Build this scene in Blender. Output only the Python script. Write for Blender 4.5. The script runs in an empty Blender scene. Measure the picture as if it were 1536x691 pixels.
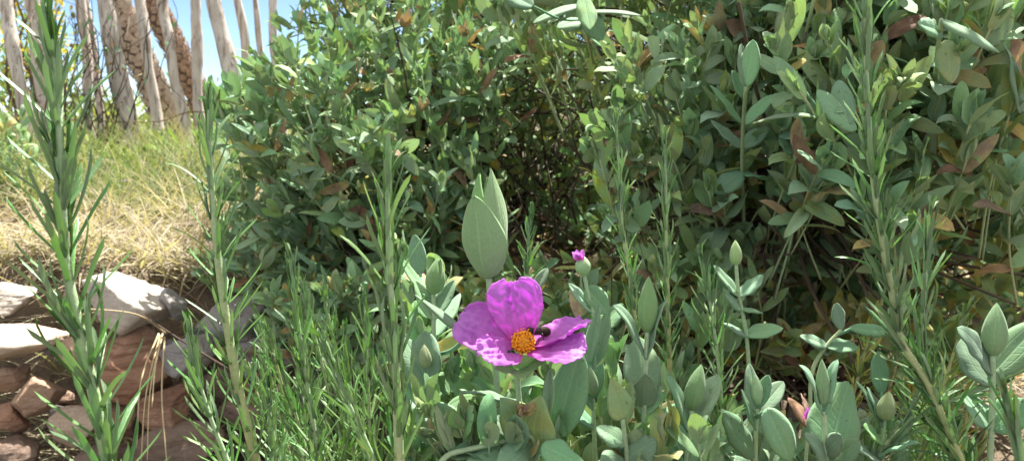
import bpy, math, random
import numpy as np
from mathutils import Vector, noise as mnoise

C = bpy.context.scene
COL = C.collection
rad = math.radians
PI = math.pi

# ------------------------------------------------------------------ camera geometry
H, PITCH, FPX = 0.42, rad(8.0), 1160.0          # eye height, downward pitch, focal length in photo pixels
CAM = np.array([0, 0, H])
FWD = np.array([0, math.cos(PITCH), -math.sin(PITCH)])
UPV = np.array([0, math.sin(PITCH), math.cos(PITCH)])
RGT = np.array([1.0, 0, 0])


def P(px, py, d):
    return CAM + d * FWD + (px - 768) / FPX * d * RGT - (py - 345.5) / FPX * d * UPV


def cv(v):                                       # (right, up, toward the eye) -> world direction
    return v[0] * RGT + v[1] * UPV - v[2] * FWD


def nrm(v):
    v = np.asarray(v, float)
    return v / (np.linalg.norm(v, axis=-1, keepdims=True) + 1e-12)


def sstep(a, b, x):
    t = np.clip((x - a) / (b - a), 0, 1)
    return t * t * (3 - 2 * t)


# ------------------------------------------------------------------ objects
ORG = {}


def thing(name, label, cat, loc, group=None, kind=None):
    o = bpy.data.objects.new(name, None)
    o.empty_display_size = 0.02
    COL.objects.link(o)
    o.location = Vector(loc)
    ORG[o.name] = np.array(loc, float)
    o['label'] = label
    o['category'] = cat
    if group:
        o['group'] = group
    if kind:
        o['kind'] = kind
    return o


def tag(o, label, cat, group=None, kind=None):
    if label:
        o['label'] = label
    if cat:
        o['category'] = cat
    if group:
        o['group'] = group
    if kind:
        o['kind'] = kind
    return o


class Acc:
    """collects quads; build() links them as one mesh object"""

    def __init__(s):
        s.v, s.f, s.uv, s.age, s.rnd, s.n = [], [], [], [], [], 0

    def add(s, v, f, uv=None, age=0.0, rnd=0.5):
        v = np.asarray(v, float).reshape(-1, 3)
        k = len(v)
        s.v.append(v)
        s.f.append(np.asarray(f, int).reshape(-1, 4) + s.n)
        s.uv.append(np.zeros((k, 2)) if uv is None else np.asarray(uv, float).reshape(-1, 2))
        s.age.append(np.broadcast_to(np.asarray(age, float), (k,)).copy())
        s.rnd.append(np.broadcast_to(np.asarray(rnd, float), (k,)).copy())
        s.n += k

    def build(s, name, mat, parent=None, smooth=True, loc=None):
        v = np.concatenate(s.v)
        f = np.concatenate(s.f)
        uv = np.concatenate(s.uv)
        age = np.concatenate(s.age)
        rnd = np.concatenate(s.rnd)
        org = ORG[parent.name] if parent is not None else (np.zeros(3) if loc is None else np.asarray(loc, float))
        v = v - org
        me = bpy.data.meshes.new(name)
        me.vertices.add(len(v))
        me.vertices.foreach_set('co', v.ravel().astype(np.float32))
        me.loops.add(f.size)
        me.loops.foreach_set('vertex_index', f.ravel().astype(np.int32))
        me.polygons.add(len(f))
        me.polygons.foreach_set('loop_start', np.arange(0, f.size, 4, dtype=np.int32))
        me.update(calc_edges=True)
        me.polygons.foreach_set('use_smooth', np.full(len(f), smooth))
        l = me.uv_layers.new(name='UVMap')
        l.data.foreach_set('uv', uv[f.ravel()].ravel().astype(np.float32))
        for nm, arr in (('age', age), ('rnd', rnd)):
            a = me.attributes.new(nm, 'FLOAT', 'POINT')
            a.data.foreach_set('value', arr.astype(np.float32))
        me.materials.append(mat)
        o = bpy.data.objects.new(name, me)
        COL.objects.link(o)
        if parent is not None:
            o.parent = parent
            ORG[o.name] = org
        elif loc is not None:
            o.location = Vector(loc)
        return o


def grid_faces(nr, nc):
    i = np.arange(nr)[:, None] * (nc + 1) + np.arange(nc)[None, :]
    return np.stack([i, i + 1, i + nc + 2, i + nc + 1], -1).reshape(-1, 4)


def spline(pts, n):
    pts = np.asarray(pts, float)
    if len(pts) == 2:
        t = np.linspace(0, 1, n)[:, None]
        return pts[0] * (1 - t) + pts[1] * t
    tk = np.r_[0, np.cumsum(np.linalg.norm(np.diff(pts, axis=0), axis=1) + 1e-9)]
    m = np.gradient(pts, tk, axis=0)
    x = np.linspace(0, tk[-1] * (1 - 1e-9), n)
    k = np.clip(np.searchsorted(tk, x, side='right') - 1, 0, len(pts) - 2)
    h = (tk[k + 1] - tk[k])[:, None]
    u = ((x - tk[k])[:, None]) / h
    return ((2 * u ** 3 - 3 * u ** 2 + 1) * pts[k] + (u ** 3 - 2 * u ** 2 + u) * h * m[k]
            + (-2 * u ** 3 + 3 * u ** 2) * pts[k + 1] + (u ** 3 - u ** 2) * h * m[k + 1])


def tube(acc, pts, r, n=6, age=0.0, rnd=0.5, cap=True, bump=0.0, rng=None):
    pts = np.asarray(pts, float)
    m = len(pts)
    r = np.broadcast_to(np.asarray(r, float), (m,)).copy()
    T = nrm(np.gradient(pts, axis=0))
    a = np.array([0, 0, 1.0]) if abs(T[0][2]) < .9 else np.array([1.0, 0, 0])
    S = nrm(np.cross(T, a))
    B = np.cross(T, S)
    ph = np.linspace(0, 2 * PI, n + 1)
    rr = r[:, None] * np.ones(n + 1)
    if bump and rng is not None:
        k = 1 + bump * rng.standard_normal((m, n + 1))
        k[:, -1] = k[:, 0]
        rr = rr * k
    v = pts[:, None] + rr[..., None] * (np.cos(ph)[None, :, None] * S[:, None] + np.sin(ph)[None, :, None] * B[:, None])
    ln = np.r_[0, np.cumsum(np.linalg.norm(np.diff(pts, axis=0), axis=1))]
    uv = np.stack(np.broadcast_arrays(ph[None] / (2 * PI), ln[:, None]), -1)
    if cap:
        v = np.concatenate([np.repeat(pts[:1, None], n + 1, 1), v, np.repeat(pts[-1:, None], n + 1, 1)])
        uv = np.concatenate([uv[:1], uv, uv[-1:]])
        m += 2
    acc.add(v, grid_faces(m - 1, n), uv, age, rnd)


# ------------------------------------------------------------------ leaves
def prof_leaf(t):
    return np.sin(PI * np.clip(t, 0, 1) ** .93) ** .62 * .98 + .10 * (1 - t) ** 3


def prof_spat(t):
    return np.sin(PI * np.clip(t, 0, 1) ** 1.15) ** .6 * (.62 + .38 * t) + .22 * (1 - t) ** 2


def prof_ovate(t):
    return np.sin(PI * np.clip(t, 0, 1) ** .62) ** .8 + .12 * (1 - t) ** 4


def prof_needle(t):
    return np.minimum(1, .55 + 3 * t) * np.clip((1 - t) * 7, 0, 1) ** .6


def prof_blade(t):
    return (1 - t ** 2) ** .9 + .02


class Leaves:
    """collects leaf parameters; flush() turns them into quads of an Acc"""

    def __init__(s):
        s.rows = []

    def add(s, P0, D, N, L, W, c1=0., c2=0., fold=.15, wave=0., rev=.05, age=0., tw=0., rnd=None):
        s.rows.append((*P0, *D, *N, L, W, c1, c2, fold, wave, rev, age, tw, random.random() if rnd is None else rnd))

    def flush(s, acc, nu=4, nv=8, prof=prof_leaf):
        if not s.rows:
            return
        R = np.array(s.rows)
        n = len(R)
        P0, D, N = R[:, 0:3], nrm(R[:, 3:6]), R[:, 6:9]
        L, W, c1, c2, fold, wave, rev, age, tw, rnd = (R[:, k] for k in range(9, 19))
        S = nrm(np.cross(D, N))
        N = np.cross(S, D)
        t = np.linspace(0, 1, nv + 1)
        a = c1[:, None] * t + c2[:, None] * t ** 3
        am = .5 * (a[:, 1:] + a[:, :-1])
        st = (L / nv)[:, None, None] * (np.cos(am)[..., None] * D[:, None] - np.sin(am)[..., None] * N[:, None])
        pos = P0[:, None] + np.concatenate([np.zeros((n, 1, 3)), np.cumsum(st, 1)], 1)
        nn = np.cos(a)[..., None] * N[:, None] + np.sin(a)[..., None] * D[:, None]
        th = tw[:, None] * t
        SS = np.cos(th)[..., None] * S[:, None] + np.sin(th)[..., None] * nn
        nn2 = np.cos(th)[..., None] * nn - np.sin(th)[..., None] * S[:, None]
        w = (W / 2)[:, None] * prof(t)[None]
        u = np.linspace(-1, 1, nu + 1)
        au = np.abs(u)
        off_s = w[..., None] * u * np.cos(fold)[:, None, None]
        ph = rnd[:, None, None] * 40
        kk = 1.5 + 1.3 * rnd[:, None, None]
        tt = t[None, :, None]
        off_n = (w[..., None] * (au * np.sin(fold)[:, None, None] - rev[:, None, None] * 4 * au ** 4 * .25)
                 + (W * wave)[:, None, None] * au ** 2 * (np.sin(2 * PI * kk * tt + ph + (u > 0) * 1.7) * np.sin(PI * tt) ** .5))
        v = pos[:, :, None] + off_s[..., None] * SS[:, :, None] + off_n[..., None] * nn2[:, :, None]
        f = grid_faces(nv, nu)
        k = (nv + 1) * (nu + 1)
        F = (f[None] + (np.arange(n) * k)[:, None, None])
        uv = np.stack(np.broadcast_arrays(u[None] * .5 + .5, t[:, None]), -1)
        acc.add(v, F, np.broadcast_to(uv, (n,) + uv.shape), np.repeat(age, k), np.repeat(rnd, k))


# ------------------------------------------------------------------ materials
def mat(name):
    m = bpy.data.materials.new(name)
    m.use_nodes = True
    nt = m.node_tree
    nt.nodes.clear()
    return m, nt


class NT:
    def __init__(s, nt):
        s.nt = nt

    def n(s, typ, **kw):
        x = s.nt.nodes.new(typ)
        for k, v in kw.items():
            setattr(x, k, v)
        return x

    def l(s, a, b):
        s.nt.links.new(a, b)

    def val(s, node, key, v):
        if hasattr(v, 'is_linked') or isinstance(v, bpy.types.NodeSocket):
            s.l(v, node.inputs[key])
        else:
            node.inputs[key].default_value = v

    def math(s, op, a, b=0.0, c=0.0, clamp=False):
        x = s.n('ShaderNodeMath', operation=op, use_clamp=clamp)
        s.val(x, 0, a)
        s.val(x, 1, b)
        s.val(x, 2, c)
        return x.outputs[0]

    def mix(s, fac, a, b, blend='MIX'):
        x = s.n('ShaderNodeMix', data_type='RGBA', blend_type=blend)
        s.val(x, 0, fac)
        for k, v in ((6, a), (7, b)):
            s.val(x, k, v if isinstance(v, bpy.types.NodeSocket) else (*v, 1))
        return x.outputs[2]

    def mr(s, v, a, b, c, d, smooth=True):
        x = s.n('ShaderNodeMapRange', interpolation_type='SMOOTHSTEP' if smooth else 'LINEAR')
        s.val(x, 0, v)
        for k, q in zip((1, 2, 3, 4), (a, b, c, d)):
            s.val(x, k, q)
        return x.outputs[0]

    def noise(s, scale, detail=4, rough=.55, vec=None, dist=0.0):
        x = s.n('ShaderNodeTexNoise')
        x.inputs['Scale'].default_value = scale
        x.inputs['Detail'].default_value = detail
        x.inputs['Roughness'].default_value = rough
        x.inputs['Distortion'].default_value = dist
        if vec is None:
            vec = s.tc()
        s.l(vec, x.inputs['Vector'])
        return x.outputs['Fac']

    def tc(s, k='Object'):
        return s.n('ShaderNodeTexCoord').outputs[k]

    def attr(s, nm):
        return s.n('ShaderNodeAttribute', attribute_name=nm).outputs['Fac']

    def ramp(s, fac, stops, interp='LINEAR'):
        x = s.n('ShaderNodeValToRGB')
        x.color_ramp.interpolation = interp
        e = x.color_ramp.elements
        while len(e) < len(stops):
            e.new(.5)
        for q, (p, c) in zip(e, stops):
            q.position = p
            q.color = (*c, 1)
        s.l(fac, x.inputs[0])
        return x.outputs[0]

    def bump(s, h, strength=.4, dist=.001, normal=None):
        x = s.n('ShaderNodeBump')
        x.inputs['Strength'].default_value = strength
        x.inputs['Distance'].default_value = dist
        s.l(h, x.inputs['Height'])
        if normal:
            s.l(normal, x.inputs['Normal'])
        return x.outputs[0]

    def out(s, col, rough=.7, normal=None, spec=.3, transl=0.0, tcol=None, sheen=0.0):
        p = s.n('ShaderNodeBsdfPrincipled')
        s.val(p, 'Base Color', col if isinstance(col, bpy.types.NodeSocket) else (*col, 1))
        s.val(p, 'Roughness', rough)
        p.inputs['Specular IOR Level'].default_value = spec
        if sheen:
            p.inputs['Sheen Weight'].default_value = sheen
            p.inputs['Sheen Roughness'].default_value = .5
        if normal:
            s.l(normal, p.inputs['Normal'])
        o = s.n('ShaderNodeOutputMaterial')
        sh = p.outputs[0]
        if transl:
            tr = s.n('ShaderNodeBsdfTranslucent')
            s.val(tr, 'Color', tcol if tcol is not None else col)
            if normal:
                s.l(normal, tr.inputs['Normal'])
            mx = s.n('ShaderNodeMixShader')
            mx.inputs[0].default_value = transl
            s.l(sh, mx.inputs[1])
            s.l(tr.outputs[0], mx.inputs[2])
            sh = mx.outputs[0]
        s.l(sh, o.inputs[0])


def leaf_mat(name, stops, back, transl=.3, vein=.35, rough=.72, spec=.22, sheen=.0, tint=(1.05, 1.1, .55), vscale=1.0, mott=90, under=.4, spots=.55):
    m, nt = mat(name)
    g = NT(nt)
    age, rnd = g.attr('age'), g.attr('rnd')
    pat = g.noise(mott, 3)
    a2 = g.math('ADD', age, g.math('MULTIPLY', g.math('SUBTRACT', pat, .5), g.mr(age, .05, .4, .12, .9)), clamp=True)
    col = g.ramp(a2, stops)
    # per leaf variation of value and hue
    hs = g.n('ShaderNodeHueSaturation')
    g.l(col, hs.inputs['Color'])
    g.l(g.mr(rnd, 0, 1, .485, .518, False), hs.inputs['Hue'])
    g.l(g.mr(g.math('FRACT', g.math('MULTIPLY', rnd, 7.31)), 0, 1, .74, 1.28, False), hs.inputs['Value'])
    g.l(g.mr(g.math('FRACT', g.math('MULTIPLY', rnd, 3.77)), 0, 1, .80, 1.22, False), hs.inputs['Saturation'])
    col = hs.outputs[0]
    uv = g.n('ShaderNodeSeparateXYZ')
    g.l(g.tc('UV'), uv.inputs[0])
    au = g.math('MULTIPLY', g.math('ABSOLUTE', g.math('SUBTRACT', uv.outputs[0], .5)), 2.0)
    mid = g.mr(au, .02, .10, 1, 0)
    sv = g.mr(g.math('ABSOLUTE', g.math('SUBTRACT', au, .42)), .0, .06, .55, 0)
    diag = g.math('ABSOLUTE', g.math('SUBTRACT', g.math('FRACT', g.math('ADD', g.math('MULTIPLY', uv.outputs[1], 7.0), g.math('MULTIPLY', au, -1.6))), .5))
    net = g.mr(diag, .0, .12, .35, 0)
    edge = g.mr(au, .9, 1.0, 0, .8)
    vv = g.math('MAXIMUM', g.math('MAXIMUM', mid, sv), g.math('MAXIMUM', net, edge))
    fine = g.noise(700 * vscale, 2)
    col = g.mix(g.math('MULTIPLY', vv, vein), col, g.mix(1.0, col, (1.55, 1.5, 1.45), 'MULTIPLY'))
    col = g.mix(g.mr(fine, .3, .75, 0, .30), col, g.mix(1.0, col, (1.3, 1.3, 1.35), 'MULTIPLY'))
    # tiny darker specks and worn spots
    sp = g.mr(g.noise(320, 1), .70, .76, 0, spots)
    col = g.mix(sp, col, (.10, .09, .04))
    bf = g.n('ShaderNodeNewGeometry').outputs['Backfacing']
    colb = g.mix(under, col, back)
    both = g.mix(bf, col, colb)
    h = g.math('ADD', g.math('MULTIPLY', fine, .35), g.math('MULTIPLY', vv, -.9))
    nb = g.bump(h, .45, .0006)
    g.out(both, rough, nb, spec, transl, g.mix(1.0, col, tint, 'MULTIPLY'), sheen)
    return m


CIST = [(0, (.165, .315, .200)), (.16, (.20, .32, .145)), (.34, (.30, .34, .12)), (.55, (.44, .35, .13)), (.74, (.33, .215, .13)), (1, (.17, .105, .07))]
CIST_BG = [(0, (.205, .350, .245)), (.16, (.235, .345, .17)), (.34, (.28, .31, .10)), (.55, (.42, .33, .12)), (.74, (.30, .20, .125)), (1, (.16, .10, .07))]
M = {}
M['leaf'] = leaf_mat('cistus_leaf', CIST, (.36, .45, .31), .22, sheen=.15)
M['leaf_bg'] = leaf_mat('shrub_leaf', CIST_BG, (.33, .40, .25), .20)
M['sepal'] = leaf_mat('felted_bud', [(0, (.215, .355, .165)), (.3, (.32, .37, .18)), (.6, (.46, .34, .18)), (1, (.3, .17, .1))], (.42, .48, .34), .22, vein=.34, sheen=.15, spots=0)
M['needle'] = leaf_mat('rosemary_needle', [(0, (.085, .185, .060)), (.3, (.15, .26, .06)), (.6, (.36, .33, .07)), (1, (.22, .13, .06))],
                       (.30, .40, .27), .22, vein=.5, rough=.42, spec=.45, under=.55)
M['grass'] = leaf_mat('grass_blade', [(0, (.115, .185, .065)), (.3, (.19, .22, .10)), (.55, (.34, .30, .20)), (.8, (.37, .315, .23)), (1, (.26, .205, .145))],
                      (.5, .45, .25), .35, vein=.2, under=.15)
M['far'] = leaf_mat('far_foliage', [(0, (.16, .26, .08)), (.3, (.24, .32, .09)), (.6, (.5, .42, .07)), (1, (.55, .42, .05))], (.3, .35, .18), .4, vein=.1)


def stem_mat(name, stops, scale=500, rough=.75, bump=.4, transl=0):
    m, nt = mat(name)
    g = NT(nt)
    a = g.math('ADD', g.attr('age'), g.math('MULTIPLY', g.math('SUBTRACT', g.noise(scale * .3, 4), .5), .35), clamp=True)
    col = g.ramp(a, stops)
    f = g.noise(scale, 3)
    col = g.mix(g.mr(f, .3, .7, 0, .35), col, g.mix(1.0, col, (.55, .52, .5), 'MULTIPLY'))
    g.out(col, rough, g.bump(f, bump, .0008), .2, transl)
    return m


M['stem'] = stem_mat('felted_stem', [(0, (.33, .45, .27)), (.4, (.40, .42, .20)), (.7, (.34, .22, .11)), (1, (.16, .09, .055))])
M['twig'] = stem_mat('twig_bark', [(0, (.19, .145, .105)), (.5, (.105, .075, .055)), (1, (.05, .036, .03))], 400)


def petal_mat():
    m, nt = mat('petal')
    g = NT(nt)
    uv = g.n('ShaderNodeSeparateXYZ')
    g.l(g.tc('UV'), uv.inputs[0])
    t = uv.outputs[1]
    col = g.ramp(t, [(0, (.68, .36, .42)), (.10, (.66, .09, .48)), (.32, (.64, .185, .62)), (.8, (.64, .27, .71)), (1, (.70, .35, .77))])
    mp = g.n('ShaderNodeMapping')
    mp.inputs['Scale'].default_value = (34, 2.2, 1)
    g.l(g.tc('UV'), mp.inputs[0])
    st = g.noise(1.0, 3, .6, mp.outputs[0])
    cr = g.noise(320, 4, .65, dist=.6)
    col = g.mix(g.mr(st, .35, .7, 0, .35), col, g.mix(1.0, col, (.82, .6, .85), 'MULTIPLY'))
    col = g.mix(g.mr(cr, .45, .75, 0, .35), col, (.72, .32, .78))
    nb = g.bump(g.math('ADD', g.math('MULTIPLY', cr, 1.0), g.math('MULTIPLY', st, .35)), .35, .0008)
    g.out(col, .62, nb, .12, .50, g.mix(1.0, col, (1.1, .9, 1.1), 'MULTIPLY'))
    return m


M['petal'] = petal_mat()


def simple(name, c1, c2, scale, rough=.7, bump=.4, dist=.002, spec=.2, transl=0, detail=6):
    m, nt = mat(name)
    g = NT(nt)
    f = g.noise(scale, detail, .6)
    g.out(g.mix(g.mr(f, .3, .7, 0, 1), c1, c2), rough, g.bump(f, bump, dist), spec, transl)
    return m


M['anther'] = simple('anther', (.78, .28, .010), (.88, .42, .02), 900, .6, .3, .0004)
M['filament'] = simple('filament', (.80, .50, .08), (.75, .38, .04), 900, .6)
M['bee'] = simple('bee_body', (.012, .010, .009), (.05, .035, .025), 2500, .5, .5, .0003, .4)
M['bee_hair'] = simple('bee_fuzz', (.015, .011, .009), (.06, .035, .018), 2500, .8)
M['black'] = simple('beetle_black', (.008, .008, .010), (.02, .02, .022), 900, .25, .1, .0002, .5)


def wing_mat():
    m, nt = mat('insect_wing')
    g = NT(nt)
    p = g.n('ShaderNodeBsdfPrincipled')
    p.inputs['Base Color'].default_value = (.10, .08, .07, 1)
    p.inputs['Roughness'].default_value = .25
    p.inputs['Alpha'].default_value = .30
    o = g.n('ShaderNodeOutputMaterial')
    g.l(p.outputs[0], o.inputs[0])
    return m


M['wing'] = wing_mat()


def rock_mat(name, c1, c2, c3, layer=0.0):
    m, nt = mat(name)
    g = NT(nt)
    oi = g.n('ShaderNodeObjectInfo')
    vec = g.n('ShaderNodeVectorMath', operation='ADD')
    g.l(g.tc(), vec.inputs[0])
    cx = g.n('ShaderNodeCombineXYZ')
    for k in range(3):
        g.l(g.math('MULTIPLY', oi.outputs['Random'], (7.3, 13.1, 5.7)[k]), cx.inputs[k])
    g.l(cx.outputs[0], vec.inputs[1])
    v = vec.outputs[0]
    big, medn, fine = g.noise(14, 6, .6, v, .4), g.noise(60, 8, .7, v), g.noise(420, 6, .7, v)
    mp = g.n('ShaderNodeMapping')
    mp.inputs['Scale'].default_value = (6, 6, 90)
    mp.inputs['Rotation'].default_value = (.35, .45, 0)
    g.l(v, mp.inputs[0])
    lay = g.noise(1.0, 6, .65, mp.outputs[0], .5)
    col = g.mix(g.mr(big, .35, .65, 0, 1), c1, c2)
    col = g.mix(g.mr(medn, .52, .72, 0, .75), col, c3)
    col = g.mix(g.mr(fine, .45, .75, 0, .5), col, g.mix(1.0, col, (.55, .52, .5), 'MULTIPLY'))
    col = g.mix(g.mr(lay, .5, .62, 0, .25 + .5 * layer), col, g.mix(1.0, col, (.55, .47, .42), 'MULTIPLY'))
    h = g.math('ADD', g.math('ADD', g.math('MULTIPLY', medn, 1.0), g.math('MULTIPLY', fine, .3)), g.math('MULTIPLY', lay, .3 + 1.4 * layer))
    g.out(col, .88, g.bump(h, .8, .006), .15)
    return m


M['rock_pale'] = rock_mat('rock_pale', (.50, .45, .39), (.42, .37, .32), (.58, .53, .46))
M['rock_cream'] = rock_mat('rock_cream', (.52, .44, .35), (.42, .32, .24), (.58, .52, .44))
M['rock_tan'] = rock_mat('rock_tan', (.40, .27, .18), (.34, .23, .17), (.46, .36, .28), .3)
M['rock_red'] = rock_mat('rock_red', (.34, .195, .13), (.27, .165, .12), (.46, .34, .26), 1.0)
M['rock_grey'] = rock_mat('rock_grey', (.26, .25, .25), (.32, .30, .28), (.20, .19, .20), .2)
M['rock_dark'] = rock_mat('rock_dark', (.22, .155, .12), (.17, .125, .10), (.30, .23, .19), .5)


def wood_mat(name, c1, c2, dark):
    m, nt = mat(name)
    g = NT(nt)
    oi = g.n('ShaderNodeObjectInfo')
    mp = g.n('ShaderNodeMapping')
    mp.inputs['Scale'].default_value = (1, 1, .06)
    g.l(g.tc(), mp.inputs[0])
    cx = g.n('ShaderNodeCombineXYZ')
    g.l(g.math('MULTIPLY', oi.outputs['Random'], 3.0), cx.inputs[0])
    g.l(cx.outputs[0], mp.inputs['Location'])
    gr = g.noise(85, 6, .7, mp.outputs[0], .4)
    pt = g.noise(9, 4)
    kn = g.noise(30, 3)
    col = g.mix(g.mr(pt, .35, .65, 0, 1), c1, c2)
    col = g.mix(g.mr(gr, .49, .64, 0, .85), col, dark)
    col = g.mix(g.mr(kn, .69, .76, 0, .6), col, dark)
    g.out(col, .85, g.bump(gr, .8, .004), .15)
    return m


M['stake'] = wood_mat('weathered_wood', (.56, .51, .46), (.42, .36, .31), (.20, .15, .115))
M['scaly'] = simple('scaly_bark', (.42, .30, .21), (.24, .15, .10), 60, .85, .6, .004)
M['scaly_pale'] = simple('scaly_bark_pale', (.55, .46, .36), (.36, .27, .2), 60, .85, .6, .004)
M['scaly_gap'] = simple('bark_gap', (.10, .065, .045), (.15, .10, .07), 60, .9)
M['wire'] = simple('rusty_wire', (.20, .10, .06), (.12, .07, .05), 200, .7)


def soil_mat():
    m, nt = mat('soil')
    g = NT(nt)
    a, b, c = g.noise(6, 6), g.noise(70, 8, .7), g.noise(450, 4)
    col = g.mix(g.mr(a, .35, .65, 0, 1), (.15, .112, .08), (.21, .165, .115))
    col = g.mix(g.mr(b, .45, .7, 0, .8), col, (.08, .058, .043))
    col = g.mix(g.mr(c, .55, .7, 0, .6), col, (.36, .29, .21))
    g.out(col, .95, g.bump(g.math('ADD', b, g.math('MULTIPLY', c, .4)), .9, .012), .1)
    return m


M['soil'] = soil_mat()

# ------------------------------------------------------------------ ground: one sheet, terrace behind the dry-stone wall on the left


def gz(x, y):
    x = np.asarray(x, float)
    y = np.asarray(y, float)
    left = 1 - sstep(-.05, .55, x)
    z = left * (.215 * sstep(.91, .99, y) + .10 * sstep(.98, 2.6, y)) + (1 - left) * .20 * sstep(.7, 2.6, y)
    z = z - .5 * sstep(3.2, 9, y) * 1.0 - 3.0 * sstep(9, 60, y)
    z = z + .012 * np.sin(x * 9 + 1.3 * np.sin(y * 7)) + .008 * np.sin(y * 17 + x * 5)
    return z


def ground():
    def axis(fine, lo, hi, far):
        c = np.arange(lo, hi + 1e-6, fine)
        g1 = hi + np.geomspace(.06, far, 26)
        g0 = lo - np.geomspace(.06, far, 26)[::-1]
        return np.r_[g0, c, g1]
    xs, ys = axis(.03, -2.2, 2.2, 900), axis(.03, -.6, 3.4, 900)
    X, Y = np.meshgrid(xs, ys)
    Z = gz(X, Y)
    acc = Acc()
    acc.add(np.stack([X, Y, Z], -1), grid_faces(len(ys) - 1, len(xs) - 1))
    o = acc.build('ground', M['soil'])
    o['kind'] = 'structure'


ground()


def on_ground(x, y):
    return np.array([x, y, float(gz(x, y))])


# ------------------------------------------------------------------ stones of the dry wall
def rock(name_label, px, py, w, h, d, kind, seed, depth=None, rot=0.0, tilt=0.0, ngroup='dry stone wall', cuts=11):
    r = np.random.default_rng(seed)
    bmv = bpy.data.meshes.new('tmp')
    import bmesh
    bm = bmesh.new()
    bmesh.ops.create_icosphere(bm, subdivisions=5, radius=1)
    n = np.array([v.co[:] for v in bm.verts])
    n = nrm(n)
    pl = nrm(r.standard_normal((cuts, 3)))
    dd = r.uniform(.50, .95, cuts)
    proj = n @ pl.T
    cand = np.where(proj > .05, dd / np.maximum(proj, .05), 9.)
    rr = -np.log(np.sum(np.exp(-110 * np.minimum(cand, 1.15)), 1) + math.exp(-110 * 1.08)) / 110
    v = n * rr[:, None]
    v = v / np.abs(v).max(0)
    k = d / FPX
    w, h = w * 1.08, h * 1.08
    sc = np.array([w * k / 2, (depth if depth else (w + h) * .5) * k / 2, h * k / 2])
    ofs = r.uniform(-50, 50, 3)
    disp = np.array([mnoise.fractal(Vector(q * 2.2 + ofs), .9, 2.1, 5) for q in v])
    rid = np.array([abs(mnoise.noise(Vector(q * 4.3 - ofs))) for q in v])
    fin = np.array([mnoise.fractal(Vector((q[0] * 6, q[1] * 6, q[2] * 15)) - Vector(ofs), .8, 2.2, 4) for q in v])
    v = v * (1 + .045 * disp - .03 * rid + .035 * fin)[:, None]
    v = v * sc
    ca, sa = math.cos(rot), math.sin(rot)
    v = np.stack([v[:, 0] * ca - v[:, 2] * sa, v[:, 1], v[:, 0] * sa + v[:, 2] * ca], -1)
    ct, st = math.cos(tilt), math.sin(tilt)
    v = np.stack([v[:, 0] * ct - v[:, 1] * st, v[:, 0] * st + v[:, 1] * ct, v[:, 2]], -1)
    for q, vv in zip(bm.verts, v):
        q.co = vv
    for f in bm.faces:
        f.smooth = True
    me = bpy.data.meshes.new('stone')
    bm.to_mesh(me)
    bm.free()
    bpy.data.meshes.remove(bmv)
    me.materials.append(M[kind])
    o = bpy.data.objects.new('stone', me)
    o.location = Vector(P(px, py, d + sc[1] * .6))
    COL.objects.link(o)
    tag(o, name_label, 'stone', ngroup)
    return o


ROCKS = [
    ('large pale grey boulder on top of the stone wall, lit by the sun', 194, 459, 138, 90, .84, 'rock_pale', 11, 120, -.1),
    ('small grey block wedged against the right side of the large pale boulder', 262, 456, 36, 52, .86, 'rock_grey', 12, 60, .3),
    ('pale grey flat stone at the left edge under the dry grass', 2, 448, 128, 44, .88, 'rock_pale', 13, 110, 0),
    ('bright cream slab below the pale flat stone at the left edge', 22, 506, 150, 62, .83, 'rock_cream', 14, 110, .08),
    ('tan stone under the large pale boulder, right of the cream slab', 128, 524, 92, 54, .83, 'rock_tan', 15, 90, -.1),
    ('large reddish brown layered stone below the pale boulder', 206, 548, 122, 104, .82, 'rock_red', 16, 110, .55),
    ('blue grey block right of the large reddish stone', 278, 534, 82, 74, .83, 'rock_grey', 17, 80, -.25),
    ('small rust coloured stone with a pointed end under the blue grey block', 254, 608, 80, 66, .80, 'rock_red', 18, 70, .3),
    ('dark brown flat stone at the foot of the wall under the rust stone', 272, 678, 140, 84, .78, 'rock_dark', 19, 110, .05),
    ('small tan stone at the left edge below the cream slab', 2, 572, 56, 42, .82, 'rock_tan', 20, 60, 0),
    ('pinkish tan stone between the left tall rosemary and the cream slab', 56, 592, 82, 56, .81, 'rock_tan', 21, 70, .2),
    ('brown stone at the left edge below the small tan one', 8, 624, 70, 52, .81, 'rock_red', 22, 60, -.1),
    ('greyish brown stone in the bottom left corner', 22, 680, 92, 58, .79, 'rock_dark', 23, 80, 0),
    ('pale stone behind the lower stem of the left tall rosemary', 108, 642, 86, 58, .80, 'rock_cream', 24, 70, .1),
    ('grey slab in the shade under the left edge of the shrub', 346, 482, 122, 66, .90, 'rock_grey', 25, 110, .12),
    ('grey stone in shade below the grey slab under the shrub', 392, 540, 104, 60, .88, 'rock_grey', 26, 90, -.1),
    ('dark stone in the gap right of the blue grey block', 338, 572, 70, 60, .86, 'rock_dark', 27, 80, .2),
    ('dark red stone in the gap left of the rust stone', 168, 622, 84, 56, .83, 'rock_red', 28, 70, -.3),
    ('dark grey stone low in the wall behind the second rosemary', 376, 628, 110, 70, .84, 'rock_dark', 29, 90, .1),
    ('dark brown stone at the bottom between the tall rosemary and the dark flat stone', 165, 690, 90, 64, .80, 'rock_dark', 30, 80, 0),
    ('grey stone in deep shade at the right end of the wall', 462, 588, 96, 74, .90, 'rock_grey', 31, 90, .2),
    ('dark stone at the bottom right end of the wall', 455, 668, 110, 78, .86, 'rock_dark', 32, 90, -.1),
    ('long pale stone on the ground behind the right rosemary', 1495, 425, 150, 52, 1.35, 'rock_tan', 33, 120, .05),
    ('small grey stone on the ground behind the right shrub stems', 1218, 412, 60, 44, 1.15, 'rock_grey', 34, 70, 0),
]
for r in ROCKS:
    rock(*r)
rr_ = np.random.default_rng(35)
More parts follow.
